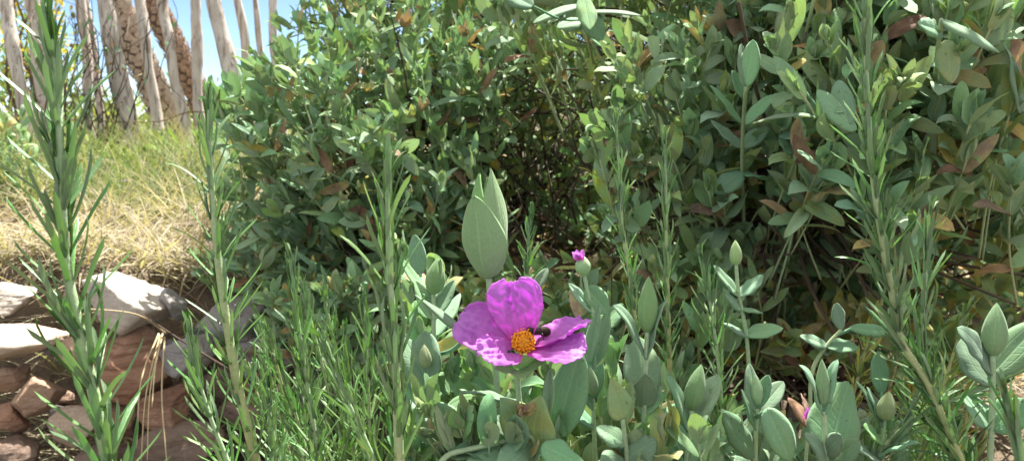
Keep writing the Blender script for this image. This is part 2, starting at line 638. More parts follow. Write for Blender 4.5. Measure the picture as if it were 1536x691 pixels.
for i in range(26):
    rock('small brown rubble stone wedged in a gap of the dry stone wall', rr_.uniform(-10, 470), rr_.uniform(500, 690), rr_.uniform(22, 42), rr_.uniform(18, 32), rr_.uniform(.85, .89),
         ('rock_dark', 'rock_red', 'rock_tan', 'rock_grey')[i % 4], 900 + i, 30, rr_.normal() * .4)

# ------------------------------------------------------------------ fence of weathered stakes, wire, bare climber
STAKES = [
    ('weathered stake at the far left edge of the fence, leaning right', (4, -10), (36, 140), 22, 2.3, 1),
    ('broad grey stake second from the left, yellow broom showing beside it', (45, -10), (68, 150), 25, 2.4, 2),
    ('thin stake tangled in the bare climber behind the tall rosemary tip', (118, -10), (138, 190), 15, 2.5, 3),
    ('thin stake just left of the widest pale stake, wrapped by climber twigs', (132, -10), (152, 215), 12, 2.6, 4),
    ('widest pale stake of the fence, with split grain and a knot', (158, -10), (198, 228), 29, 2.45, 5),
    ('slim pale stake in front of the pale leaning yucca trunk', (208, -10), (240, 232), 17, 2.5, 6),
    ('crooked slim stake crossing in front of the brown scaly yucca trunk', (246, -10), (282, 228), 18, 2.5, 7),
    ('straight stake standing alone against the blue sky, right of the yucca', (292, -10), (303, 200), 17, 2.55, 8),
    ('thick leaning stake just left of the shrub tip, against the sky', (318, -10), (362, 200), 25, 2.5, 9),
    ('slim stake with a dark edge standing behind the shrub tip', (357, -10), (378, 190), 15, 2.6, 10),
    ('thinnest stake of the fence, right of the dark edged one', (382, -10), (400, 190), 10, 2.65, 11),
    ('last visible stake, half hidden by the shrub', (408, -10), (424, 200), 15, 2.6, 12),
]
for lab, a, b, w, d, sd in STAKES:
    r = np.random.default_rng(sd)
    pb, pt = P(*b, d), P(*a, d)
    g = float(gz(pb[0], pb[1]))
    dirv = nrm(pt - pb)
    pb = pb - dirv * max(0, (pb[2] - g + .04) / max(dirv[2], .3))
    pt = pt + dirv * .35
    L = np.linalg.norm(pt - pb)
    n = 34
    s = np.linspace(0, 1, n)
    side = nrm(np.cross(dirv, [0, 1, 0]))
    wob = .004 * np.sin(s * r.uniform(5, 9) + r.uniform(0, 6)) + .0025 * np.sin(s * r.uniform(14, 22) + r.uniform(0, 6))
    if sd == 7:
        wob = wob + .014 * np.exp(-((s - .55) / .08) ** 2)
    pts = pb + (pt - pb) * s[:, None] + side * wob[:, None] + np.array([0, 1, 0]) * (.008 * np.sin(s * 11 + sd))[:, None]
    rr = w * .9 * d / FPX / 2 * (1.06 - .14 * s + .09 * np.sin(s * r.uniform(8, 15) + sd) + .05 * np.sin(s * 31 + sd))
    acc = Acc()
    nn = 12
    ang = np.linspace(0, 2 * PI, nn + 1)
    tube(acc, pts, rr, nn, bump=.035, rng=r)
    o = acc.build('fence_stake', M['stake'], None, loc=pb)
    tag(o, lab, 'fence stake', 'weathered stakes of the fence')

acc = Acc()
wp = [P(x, y, 2.42) for x, y in ((-120, 168), (60, 176), (190, 183), (240, 182), (285, 168), (350, 176), (430, 172), (600, 180))]
tube(acc, spline(wp, 60), .0022, 6)
o = acc.build('fence_wire', M['wire'], None, loc=wp[2])
tag(o, 'rusty wire strung across the weathered stakes of the fence', 'wire')


def yucca(lab, pts_px, w, d, seed, pale):
    r = np.random.default_rng(seed)
    p = spline([P(x, y, d) for x, y in pts_px], 40)
    base = on_ground(p[-1][0] + .03, p[-1][1])
    p = np.vstack([p, base - [0, 0, .05]])
    t = thing('yucca', lab, 'yucca', base)
    k = w * d / FPX / 2
    acc = Acc()
    tube(acc, p, k * .86, 12, age=0, bump=.04, rng=r)
    tr = acc.build('trunk', M['scaly_gap'], t)
    lv = Leaves()
    T = nrm(np.gradient(p, axis=0))
    up = -T
    m = 0
    rows = 52
    for i in range(rows):
        q = i / rows * (len(p) - 2)
        j = int(q)
        c = p[j] * (1 - (q - j)) + p[j + 1] * (q - j)
        a = up[j]
        s1 = nrm(np.cross(a, [0, 1, 0]))
        s2 = np.cross(a, s1)
        for q2 in range(9):
            ph = (q2 + .5 * (i % 2)) / 9 * 2 * PI + r.normal() * .06
            o_ = math.cos(ph) * s1 + math.sin(ph) * s2
            lv.add(c + o_ * k * .82, nrm(a * .8 + o_ * .55), nrm(-a * .5 + o_) * -1, k * r.uniform(.5, .75), k * .62, c1=-.3, fold=.0, age=r.uniform(.62, .82) - pale * .12, rnd=r.uniform())
    acc = Acc()
    lv.flush(acc, 2, 3, prof_ovate)
    acc.build('leaf_scale', M['scaly_pale' if pale else 'scaly'], t)
    o_ = bpy.data.objects[t.children[-1].name] if t.children else None
    # crown of stiff leaves above
    top = p[0]
    lv = Leaves()
    for i in range(90):
        dz = nrm(up[0] * r.uniform(-.6, 1.1) + nrm(r.standard_normal(3)) * .9)
        lv.add(top, dz, up[0], r.uniform(.25, .4), .02, c1=r.uniform(0, .5), fold=.35, age=.1, rnd=r.uniform())
    acc = Acc()
    lv.flush(acc, 2, 5, prof_blade)
    acc.build('leaf_crown', M['needle'], t)


yucca('brown scaly leaning yucca trunk behind the crooked stake', [(140, -260), (200, -80), (232, 10), (262, 70), (300, 150), (318, 215)], 38, 2.95, 51, 0)
yucca('pale scaly leaning yucca trunk behind the widest stake', [(60, -260), (140, -70), (178, 15), (205, 75), (238, 150), (262, 230)], 44, 3.15, 52, 1)

# bare climber with dark berries and dry leaves, twining over the left stakes
r = np.random.default_rng(61)
b0 = P(135, 225, 2.4)
b0 = on_ground(b0[0], b0[1])
t = thing('climber', 'tangled bare climber twigs over the stakes behind the tall rosemary', 'climber', b0)
acc = Acc()
lv = Leaves()
for i in range(36):
    x0 = r.uniform(70, 165) if i < 28 else r.uniform(165, 300)
    pts = [b0 + r.normal(size=3) * [.03, .02, 0]]
    x, y = x0, 190
    for k in range(6):
        pts.append(P(x, y, 2.38 + r.normal() * .05))
        x += r.normal() * 14 + 1
        y -= r.uniform(25, 50)
    sp = spline(pts, 30)
    tube(acc, sp, np.linspace(.0026, .0009, 30), 5, age=r.uniform(.2, .9))
    for k in range(3):
        q = sp[r.integers(8, 30)]
        lv.add(q, nrm(r.normal(size=3)), nrm(r.normal(size=3)), r.uniform(.015, .03), r.uniform(.008, .014), c1=r.normal() * .6, age=r.choice([.0, .05, .1, .75]), rnd=r.uniform())
    if i % 2 == 0:
        q = sp[r.integers(10, 28)]
        e = q + r.normal(size=3) * [.12, .04, .08]
        tube(acc, spline([q, (q + e) / 2 + r.normal(size=3) * .03, e], 10), .0009, 4, age=.5)
acc.build('twigs', M['twig'], t)
acc = Acc()
lv.flush(acc, 2, 5)
acc.build('foliage', M['leaf_bg'], t)


# bushes beyond the fence
def far_bush(lab, px, py, d, rx, rz, seed, age, n=900, L=.05, name='bush', cat='bush'):
    r = np.random.default_rng(seed)
    c = P(px, py, d)
    g = on_ground(c[0], c[1])
    t = thing(name, lab, cat, g, 'bushes beyond the fence')
    acc = Acc()
    lv = Leaves()
    nc = 26
    cl = nrm(r.normal(size=(nc, 3))) * (r.uniform(.35, 1, nc) ** .6)[:, None] * [rx, rx * .8, rz] + c
    for q in cl:
        tube(acc, spline([g, (g + q) / 2 + r.normal(size=3) * .05, q], 8), np.linspace(.012, .003, 8), 5, age=.3)
    k = r.integers(0, nc, n)
    pos = cl[k] + r.normal(size=(n, 3)) * [rx * .2, rx * .2, rz * .18]
    for q, kk in zip(pos, k):
        o_ = nrm(q - c) * .6 + r.normal(size=3) * .5 + [0, 0, .5]
        lv.add(q, nrm(o_), nrm(r.normal(size=3) + [0, 0, 1]), L * r.uniform(.6, 1.3), L * r.uniform(.22, .4), c1=r.normal() * .4, age=np.clip(age + r.normal() * .08, 0, 1), rnd=(kk * .37 % 1 + r.uniform() * .3) % 1)
    acc.build('branchwork', M['twig'], t)
    acc = Acc()
    lv.flush(acc, 2, 4)
    acc.build('foliage', M['far'], t)


far_bush('light green bush beyond the fence between the two yucca trunks', 225, 205, 4.4, .42, .26, 71, .15, 1300)
far_bush('olive green bush beyond the fence behind the widest stake', 150, 215, 4.0, .36, .24, 72, .28, 1100)
far_bush('dense green bush beyond the fence just left of the big shrub', 345, 190, 4.8, .42, .26, 73, .08, 1300)
far_bush('pale green low bush beyond the fence at its right end', 450, 190, 4.2, .4, .35, 74, .22, 900)
far_bush('shaded bush beyond the fence behind the leftmost stakes', 30, 150, 3.6, .34, .42, 75, .05, 1300)
far_bush('yellow flowering broom behind the leftmost two stakes', 46, 40, 3.3, .14, .42, 76, .85, 900, .028, 'broom_bush', 'broom')
far_bush('green bush beyond the fence outside the left edge of the yellow broom', -150, 120, 4.2, .5, .5, 77, .1, 900)

# ------------------------------------------------------------------ grass on the terrace
r = np.random.default_rng(81)


def grass(name, n, age_mu, Lr, seed, lay, xr=(-1.9, -.30), yr=(.90, 2.9), kind='stuff', wide=(.0018, .0034), tuft=10):
    r = np.random.default_rng(seed)
    lv = Leaves()
    tx = r.uniform(*xr, n // tuft)
    ty = yr[0] + (yr[1] - yr[0]) * r.uniform(0, 1, n // tuft) ** 1.25
    for a, b in zip(tx, ty):
        az0 = r.uniform(0, 2 * PI)
        for k in range(tuft):
            x, y = a + r.normal() * .025, b + r.normal() * .025
            az = az0 + r.normal() * 1.2
            tilt = np.clip(abs(r.normal(lay, .3)), .05, 1.45)
            d = np.array([math.sin(tilt) * math.cos(az), math.sin(tilt) * math.sin(az), math.cos(tilt)])
            nz = np.array([-math.cos(tilt) * math.cos(az), -math.cos(tilt) * math.sin(az), math.sin(tilt)])
            lv.add([x, y, float(gz(x, y)) - .004 + r.uniform(0, .03) * (lay > .9)], d, nz, r.uniform(*Lr), r.uniform(*wide), c1=r.uniform(.2, 1.3), c2=r.normal() * .3, fold=.3, rev=0, tw=r.normal() * .6,
                   age=np.clip(age_mu + r.normal() * .1, 0, 1), rnd=r.uniform())
    acc = Acc()
    lv.flush(acc, 1, 6, prof_blade)
    o = acc.build(name, M['grass'])
    o['kind'] = kind
    return o


grass('dry_grass_edge', 3600, .74, (.05, .13), 89, 1.15, yr=(.875, 1.12))
grass('dry_grass', 13000, .72, (.05, .14), 82, 1.05, yr=(.90, 2.5))
grass('green_grass', 7000, .18, (.07, .20), 83, .5, yr=(1.5, 2.3))
grass('tall_straw', 900, .66, (.14, .28), 84, .55, yr=(1.1, 2.9), wide=(.0012, .002), tuft=5)
grass('straw_on_soil', 2600, .70, (.06, .18), 85, 1.1, xr=(.55, 2.0), yr=(.7, 2.4))
grass('grass_beyond_fence', 3000, .35, (.10, .22), 86, .5, xr=(-2.4, .1), yr=(2.8, 3.8), wide=(.003, .006))
for nm, lab in (('dry_grass_edge', 'dry straw hanging over the top of the stone wall'), ('dry_grass', 'dry straw coloured grass covering the sunlit terrace'), ('green_grass', 'green grass blades among the dry grass'), ('tall_straw', 'tall thin straw stalks among the grass'),
                ('straw_on_soil', 'dry straw lying on the soil at the right'), ('grass_beyond_fence', 'long grass at and beyond the fence')):
    tag(bpy.data.objects[nm], lab, 'grass')

# dry stalks drooping over the wall
acc = Acc()
r = np.random.default_rng(88)
for (x0, y0), (x1, y1), (x2, y2) in (((242, 505), (225, 590), (221, 690)), ((247, 505), (243, 600), (251, 700)), ((238, 500), (212, 570), (205, 670)), ((240, 502), (218, 600), (212, 690)), ((250, 500), (200, 470), (120, 462)), ((244, 500), (232, 560), (228, 610))):
    tube(acc, spline([P(x0, y0, .80), P(x1, y1, .75), P(x2, y2, .73)], 16), np.linspace(.0010, .0005, 16), 5)
o = acc.build('dry_grass_tuft', stem_mat('straw', [(0, (.50, .40, .24)), (1, (.36, .26, .15))]), None, loc=P(242, 505, .80))
tag(o, 'few dry straws drooping over the reddish layered stone', 'straw tuft')


# leaf litter
def litter(n, seed):
    r = np.random.default_rng(seed)
    lv = Leaves()
    for i in range(n):
        x, y = r.uniform(-.35, 1.5), r.uniform(.28, 1.9)
        lv.add([x, y, float(gz(x, y)) + r.uniform(.002, .02)], nrm([r.normal(), r.normal(), r.normal() * .35]), nrm([r.normal() * .5, r.normal() * .5, 1]), r.uniform(.018, .042), r.uniform(.008, .018),
               c1=r.normal() * 1.0, fold=r.uniform(-.2, .6), wave=.08, age=np.clip(r.normal(.78, .12), .5, 1), rnd=r.uniform())
    acc = Acc()
    lv.flush(acc, 2, 5)
    o = acc.build('leaf_litter', M['leaf_bg'])
    tag(o, 'brown fallen leaves on the soil under the shrubs', 'leaf litter', kind='stuff')


litter(3200, 91)


# ------------------------------------------------------------------ cistus shrubs
def in_poly(px, py, poly):
    c = False
    j = len(poly) - 1
    for i in range(len(poly)):
        xi, yi = poly[i]
        xj, yj = poly[j]
        if (yi > py) != (yj > py) and px < (xj - xi) * (py - yi) / (yj - yi) + xi:
            c = not c
        j = i
    return c


def shoot_leaves(lv, stem, r, L, W, npairs, age, first=.0, spread=1.0, gap=.014, droop=.0):
    """decussate leaf pairs down from the tip of a stem polyline (base -> tip)"""
    ln = np.r_[0, np.cumsum(np.linalg.norm(np.diff(stem, axis=0), axis=1))]
    tot = ln[-1]
    az0 = r.uniform(0, PI)
    angs = [.16, .42, .75, .98, 1.15, 1.28, 1.4, 1.45, 1.5]
    lens = [.50, .85, 1.0, 1.0, .95, .85, .8, .75, .7]
    s = tot - first
    for k in range(npairs):
        j = np.searchsorted(ln, max(s, 1e-5)) - 1
        j = int(np.clip(j, 0, len(stem) - 2))
        f = (s - ln[j]) / max(ln[j + 1] - ln[j], 1e-6)
        q = stem[j] + (stem[j + 1] - stem[j]) * f
        T = nrm(stem[j + 1] - stem[j])
        a = np.array([0, 0, 1.0]) if abs(T[2]) < .9 else np.array([1.0, 0, 0])
        X = nrm(np.cross(T, a))
        Y = np.cross(T, X)
        for side in (0, PI):
            if k > 2 and r.uniform() < .14:
                continue
            az = az0 + side + (k % 2) * PI / 2 + r.normal() * .18
            R = math.cos(az) * X + math.sin(az) * Y
            an = angs[min(k, 8)] * spread + r.normal() * .14
            D = math.cos(an) * T + math.sin(an) * R + np.array([0, 0, .16 - droop])
            N = math.sin(an) * T - math.cos(an) * R + r.normal(size=3) * .22
            q2 = max(0, k - 2)
            ag = age + (r.uniform(0, .10)) + (q2 * .035) * r.uniform(.2, 1.2)
            if k >= 2 and r.uniform() < .03 + .035 * k:
                ag = r.uniform(.40, 1.0)
            lv.add(q, nrm(D), nrm(N), L * lens[min(k, 8)] * r.uniform(.68, 1.18), W * (lens[min(k, 8)] * .6 + .4) * r.uniform(.75, 1.3), c1=r.normal(.1, .45) - (.35 if k < 2 else 0), c2=r.normal(.25, .6), fold=r.uniform(.05, .75),
                   wave=r.uniform(0, .07), rev=r.uniform(.0, .35), age=min(ag, 1), tw=r.normal() * .35, rnd=r.uniform())
        s -= gap * (.55 + .25 * k) * r.uniform(.8, 1.25)
        if s < 0:
            break


def shrub(name, label, root, tips, center, seed, nfront=60, nlimb=9, mat_='leaf_bg', ntwig=120, twig_c=None, twig_r=None, capsules=(), group='grey green cistus shrubs', limb_r=.006):
    """tips: rows (pos, L, W, pairs, age, dirbias, front score, droop)"""
    r = np.random.default_rng(seed)
    t = thing(name, label, 'shrub', root, group)
    tp = np.array([q[0] for q in tips])
    # main limbs to far apart tips
    idx = [int(np.argmax(np.linalg.norm(tp - root, axis=1)))]
    dm = np.linalg.norm(tp - tp[idx[0]], axis=1)
    while len(idx) < nlimb:
        k = int(np.argmax(dm))
        idx.append(k)
        dm = np.minimum(dm, np.linalg.norm(tp - tp[k], axis=1))
    wood = Acc()
    nodes = []
    for k in idx:
        e = root + (tp[k] - root) * .58
        le = np.linalg.norm(e - root)
        m1 = root + (e - root) * .3 + le * (np.array([0, 0, .10]) + r.normal(size=3) * .05)
        m2 = root + (e - root) * .65 + le * (np.array([0, 0, .08]) + r.normal(size=3) * .06)
        sp = spline([root + r.normal(size=3) * [.02, .02, 0] - [0, 0, .03], m1, m2, e], 26)
        tube(wood, sp, np.linspace(limb_r, limb_r * .25, 26), 6, age=.45 + r.normal() * .12)
        nodes.append(sp[4:])
    nodes = np.concatenate(nodes)
    nd = np.linalg.norm(nodes - root, axis=1)
    order = sorted(range(len(tips)), key=lambda i: tips[i][6])
    front = set(order[:nfront])
    bulk = Leaves()
    green = Acc()
    accs = []
    for i, (p, L, W, npair, age, db, sc, droop) in enumerate(tips):
        o_ = nrm(p - center)
        d = nrm(.5 * o_ + np.array([0, 0, .55 - droop]) + np.asarray(db) + r.normal(size=3) * .28)
        ln = L * r.uniform(2.2, 3.2)
        base = p - d * ln + (root - p) * .05
        stem = spline([base, (base + p) / 2 + r.normal(size=3) * L * .12, p], 9)
        tube(green, stem, np.linspace(.0011, .0007, 9) * (L / .04), 5, age=r.uniform(.0, .35))
        dn = np.linalg.norm(nodes - base, axis=1) + .6 * np.maximum(0, nd - np.linalg.norm(base - root))
        q = nodes[int(np.argmin(dn))]
        tube(wood, spline([q, (q + base) / 2 + r.normal(size=3) * .015 - [0, 0, .01], base], 8), np.linspace(.0021, .0011, 8) * min(1, limb_r / .004), 5, age=r.uniform(.35, .9))
        lv = Leaves() if i in front else bulk
        shoot_leaves(lv, stem, r, L, W, npair, age, gap=L * .42, droop=droop)
        if i in front:
            a = Acc()
            lv.flush(a, 4, 9)
            accs.append(a)
    if ntwig:
        c, rr = np.asarray(twig_c), np.asarray(twig_r)
        for i in range(ntwig):
            q = c + r.normal(size=3) * rr * .55
            e = q + nrm(r.normal(size=3) + [0, 0, .5]) * r.uniform(.06, .2)
            tube(wood, spline([q, (q + e) / 2 + r.normal(size=3) * .018, e], 8), np.linspace(.0016, .0006, 8) * min(1, limb_r / .006), 4, age=r.uniform(.2, 1))
    wood.build('branchwork', M['twig'], t)
    green.build('young_twigs', M['stem'], t)['kind'] = 'stuff'
    if bulk.rows:
        a = Acc()
        bulk.flush(a, 3, 6)
        o = a.build('foliage', M[mat_], t)
        o['kind'] = 'stuff'
    for a in accs:
        a.build('leafy_shoot', M[mat_], t)
    for (px, py, d, s, ag) in capsules:
        lv = Leaves()
        q = P(px, py, d)
        ax = nrm(np.array([0, 0, 1]) + r.normal(size=3) * .5)
        X = nrm(np.cross(ax, r.normal(size=3)))
        Y = np.cross(ax, X)
        for k in range(6):
            ph = k / 6 * 2 * PI + r.normal() * .2
            R = math.cos(ph) * X + math.sin(ph) * Y
            lv.add(q, nrm(ax * .6 + R * .8), nrm(ax * .8 - R * .6), s * r.uniform(.7, 1.3), s * r.uniform(.35, .65), c1=r.uniform(-1.6, -.4), c2=r.normal() * .8, fold=r.uniform(0, .5), wave=.10, tw=r.normal() * .6, age=np.clip(ag + r.normal() * .08, 0, 1), rnd=r.uniform())
        a = Acc()
        lv.flush(a, 3, 6, prof_ovate)
        a.build('seed_capsule', M['leaf_bg'], t)
    return t


def sample_region(poly, n, depth, seed, L, W, pairs=(3, 6), age=.03, layers=.4, db=(0, -.25, 0), hole=None, droop=0., bbox=None, agesd=.05):
    r = np.random.default_rng(seed)
    xs = [p[0] for p in poly]
    ys = [p[1] for p in poly]
    out = []
    while len(out) < n:
        px, py = r.uniform(min(xs), max(xs)), r.uniform(min(ys), max(ys))
        if not in_poly(px, py, poly):
            continue
        f = depth(px, py)
        d = f + (abs(r.normal()) * .045 if r.uniform() < .5 else r.uniform(0, layers))
        if hole and any(((px - h[0]) / h[2]) ** 2 + ((py - h[1]) / h[3]) ** 2 < r.uniform(.75, 1.25) and d < h[4] for h in hole):
            continue
        p = P(px, py, d)
        if p[2] < gz(p[0], p[1]) + .02:
            continue
        inside = 0 <= px <= 1536 and 0 <= py <= 691
        out.append((p, L * r.uniform(.75, 1.2), W * r.uniform(.8, 1.2), int(r.integers(pairs[0], pairs[1] + 1)), max(0, age + abs(r.normal()) * agesd), db, (d if inside else 9 + d), droop))
    return out


polyA = [(275, 420), (300, 330), (335, 240), (335, 150), (395, 70), (440, -40), (470, -230), (830, -260), (850, 60), (790, 180), (740, 300), (690, 400), (560, 430), (430, 455)]
dA = lambda x, y: .80 + .20 * ((x - 520) / 280) ** 2 + .12 * ((y - 230) / 260) ** 2 + .05 * math.sin(x * .03) * math.cos(y * .035)
tipsA = sample_region(polyA, 640, dA, 101, .038, .0110, (4, 7), .02, .45, hole=[(800, 270, 75, 140, 1.12)])
tipsA += sample_region([(420, 420), (620, 410), (610, 540), (560, 570), (420, 540), (370, 450)], 60, lambda x, y: .74 + .0004 * abs(x - 480), 104, .028, .010, (4, 6), .02, .12)
tipsA += sample_region([(310, 140), (380, 90), (430, 130), (400, 220), (330, 220)], 14, lambda x, y: .85, 102, .042, .014, (3, 5), .0, .1, db=(-.25, -.1, .1))
rootA = on_ground(-.10, 1.22)
shrub('cistus_shrub', 'dense grey green shrub with narrow leaves in front of the fence, above the stone wall', rootA, tipsA, np.array([-.10, 1.25, .35]), 103, 60, 12, ntwig=160,
      twig_c=P(760, 270, 1.22), twig_r=(.2, .2, .2),
      capsules=[(632, 168, .80, .016, .8), (604, 42, .84, .02, .76), (538, 290, .80, .017, .35), (588, 212, .80, .011, .7), (655, 268, .86, .015, .72), (465, 226, .85, .009, .8), (640, 325, .88, .014, .66),
                (548, 138, .84, .014, .4), (700, 55, .92, .018, .7), (480, 300, .82, .011, .5), (515, 302, .80, .012, .3), (690, 150, .95, .016, .72), (616, 178, .79, .016, .3), (575, 305, .83, .012, .4)])

polyB = [(760, -220), (1640, -240), (1660, 380), (1560, 415), (1450, 390), (1380, 400), (1290, 460), (1180, 500), (1100, 510), (960, 470), (870, 450), (850, 330), (880, 200), (800, 90), (740, 30)]


def dB(x, y):
    d = .60 + .42 * sstep(1250, 850, x) + .10 * sstep(150, 450, y) + .04 * math.sin(x * .02 + 1) * math.cos(y * .03)
    if y < 90:
        d = d * (1 - .22 * sstep(90, 0, y) * sstep(1250, 900, x))
    return float(d)


tipsB = sample_region(polyB, 900, dB, 111, .040, .0135, (4, 6), .03, .5, db=(-.1, -.25, .05), hole=[(800, 250, 55, 110, 1.15), (1440, 260, 70, 45, .66)], agesd=.07)
tipsB += sample_region([(1160, 430), (1400, 380), (1560, 380), (1560, 520), (1430, 560), (1180, 550)], 60, lambda x, y: .66, 119, .032, .0115, (4, 6), .08, .4, db=(0, -.1, .2), agesd=.15)
tipsB += sample_region([(1140, -20), (1570, -40), (1570, 330), (1440, 360), (1180, 330)], 80, lambda x, y: .52, 117, .035, .0128, (4, 6), .02, .10, db=(-.1, -.15, .1), agesd=.08)
tipsB += sample_region([(870, 60), (1150, -20), (1180, 430), (1000, 440), (890, 330)], 90, lambda x, y: .64, 118, .033, .0118, (4, 6), .03, .12, db=(-.1, -.15, .15), agesd=.08)
tipsB += sample_region([(690, 380), (1180, 400), (1180, 530), (900, 540), (690, 480)], 110, lambda x, y: .72, 116, .030, .0110, (4, 6), .04, .35, db=(0, -.2, .2), agesd=.12)
tipsB += sample_region([(850, -260), (1750, -260), (1650, -1300), (950, -1300)], 24, lambda x, y: .43, 115, .045, .0185, (3, 5), .02, .22, db=(-.1, -.2, .1))  # unseen overhanging shoots, added above the frame to shade the foreground
rootB = on_ground(.42, 1.05)
shrub('cistus_shrub', 'broad leaved grey green shrub filling the right side behind the tall rosemary', rootB, tipsB, np.array([.45, 1.15, .33]), 113, 95, 12, ntwig=110,
      twig_c=P(960, 330, 1.05), twig_r=(.3, .2, .2),
      capsules=[(940, 70, .72, .022, .76), (948, 100, .74, .02, .74), (890, 238, .86, .014, .28), (888, 400, .62, .011, .72), (1128, 278, .66, .014, .72), (1076, 50, .66, .024, .74), (1070, 225, .74, .014, .25),
                (1030, 245, .78, .014, .24), (822, 190, .96, .012, .5), (970, 350, .7, .014, .68), (1240, 215, .7, .02, .74), (1270, 265, .72, .022, .7), (1190, 430, .72, .020, .8), (1215, 440, .73, .018, .78)])

polyC = [(560, -260), (1700, -260), (1700, 260), (1500, 380), (1250, 430), (1000, 400), (800, 380), (640, 350)]
tipsC = sample_region(polyC, 560, lambda x, y: 1.40 + .15 * math.sin(x * .013), 121, .05, .020, (4, 6), .06, .5, agesd=.1)
tipsC += sample_region([(690, 110), (900, 90), (920, 420), (880, 450), (700, 430)], 130, lambda x, y: 1.18, 125, .026, .0095, (3, 5), .05, .2, agesd=.12)
tipsC += sample_region([(560, 330), (1200, 330), (1200, 470), (560, 470)], 120, lambda x, y: 1.25, 126, .04, .015, (4, 6), .06, .4, agesd=.12)
tipsC += sample_region([(560, 60), (1600, 60), (1600, 420), (560, 420)], 220, lambda x, y: 1.75, 127, .06, .026, (4, 6), .06, .3, agesd=.1)
shrub('cistus_shrub', 'shaded shrub in the background behind the dark twiggy hollow', on_ground(.35, 1.85), tipsC, np.array([.35, 1.85, .4]), 123, 0, 14, ntwig=260,
      twig_c=P(810, 240, 1.5), twig_r=(.26, .2, .3))

# ------------------------------------------------------------------ rosemary


def needles(lv, stem, r, L, W, gap, ang=(.55, 1.0), tipn=1, age=.04, start=0.0, axil=.6, dense=4):
    ln = np.r_[0, np.cumsum(np.linalg.norm(np.diff(stem, axis=0), axis=1))]
    tot = ln[-1]
    s = tot
    k = 0
    az0 = r.uniform(0, PI)
    while s > start * tot:
        j = int(np.clip(np.searchsorted(ln, max(s, 1e-5)) - 1, 0, len(stem) - 2))
        f = (s - ln[j]) / max(ln[j + 1] - ln[j], 1e-6)
        q = stem[j] + (stem[j + 1] - stem[j]) * f
        T = nrm(stem[j + 1] - stem[j])
        X = nrm(np.cross(T, [0, 1, 0.01]))
        Y = np.cross(T, X)
        ft = min(1, (tot - s) / .035)
        a0 = .10 + (ang[0] + (ang[1] - ang[0]) * min(1, (tot - s) / .12) - .10) * ft
        for side in range(dense):
            az = az0 + side * 2 * PI / dense + (k % 2) * PI / dense + r.normal() * .22
            R = math.cos(az) * X + math.sin(az) * Y
            an = a0 + r.normal() * .10
            D = math.cos(an) * T + math.sin(an) * R
            N = math.sin(an) * T - math.cos(an) * R
            if r.uniform() < .08 and ft >= 1:
                continue
            lv.add(q, D, N, L * r.uniform(.78, 1.12) * (.55 + .45 * ft), W * r.uniform(.72, 1.0), c1=r.normal(-.15, .32), c2=r.normal() * .25, fold=r.uniform(-.25, .05), rev=.5, age=max(0, age + r.normal() * .05), tw=r.normal() * .3, rnd=r.uniform())
            if ft >= 1 and r.uniform() < axil:
                m = r.integers(2, 4)
                for z in range(m):
                    an2 = an * r.uniform(.25, .8)
                    az2 = az + r.normal() * .5
                    R2 = math.cos(az2) * X + math.sin(az2) * Y
                    D2 = math.cos(an2) * T + math.sin(an2) * R2
                    lv.add(q + R * .0012, D2, math.sin(an2) * T - math.cos(an2) * R2, L * r.uniform(.35, .75), W * .85, c1=r.normal(-.15, .25), fold=-.1, rev=.4, age=max(0, age + .05 + r.normal() * .05), rnd=r.uniform())
        s -= gap * r.uniform(.8, 1.2) * (.45 + .55 * ft)
        if tot - s > .26:
            break
        k += 1


def rosemary(label, px, d, r0, L, W, gap, seed, ang=(.5, .85), axil=.6, age=.04, dense=4, woody=.3, start=.0, dd=0.0, side=()):
    r = np.random.default_rng(seed)
    n = len(px)
    pts = np.array([P(x, y, d + dd * i / max(1, n - 1)) for i, (x, y) in enumerate(px)])[::-1]   # base -> tip
    g = float(gz(pts[0][0], pts[0][1]))
    if pts[0][2] > g + .01:
        pts = np.vstack([[pts[0][0] + r.normal() * .01, pts[0][1] + .015, g - .01], pts])
    NS = 120
    st = spline(pts, NS)
    t = thing('rosemary_sprig', label, 'rosemary', st[0], 'rosemary sprigs')
    acc = Acc()
    ln = np.r_[0, np.cumsum(np.linalg.norm(np.diff(st, axis=0), axis=1))]
    below = ln[-1] - ln                                            # distance down from the tip
    ages = np.clip(.02 + below * 3.2 * woody / .3 - .03, .02, .8)
    rr = r0 * (.38 + .72 * np.clip(below / .12, 0, 1) ** .7 + .5 * np.clip(below - .12, 0, .3))
    tube(acc, st, rr, 8)
    acc.age[-1] = np.r_[ages[:1], ages, ages[-1:]].repeat(9)
    acc.build('stem', M['stem'], t)
    lv = Leaves()
    needles(lv, st, r, L, W, gap, ang, age=age, axil=axil, dense=dense, start=start)
    for (f, az, ln_) in side:
        j = int(f * (NS - 1))
        T = nrm(st[min(j + 1, NS - 1)] - st[j - 1])
        R = nrm(math.cos(az) * RGT - math.sin(az) * FWD)
        e = st[j] + (T * .75 + R * .65) * ln_
        sp = spline([st[j], st[j] + (T * .4 + R * .6) * ln_ * .5, e], 16)
        a2 = Acc()
        tube(a2, sp, np.linspace(r0 * .5, r0 * .25, 16), 6, age=.1)
        a2.build('side_shoot', M['stem'], t)
        needles(lv, sp, r, L * .75, W * .9, gap * .7, ang, age=age, axil=.2, dense=dense, start=.15)
    acc = Acc()
    lv.flush(acc, 2, 7, prof_needle)
    acc.build('needle_leaves', M['needle'], t)
    return t


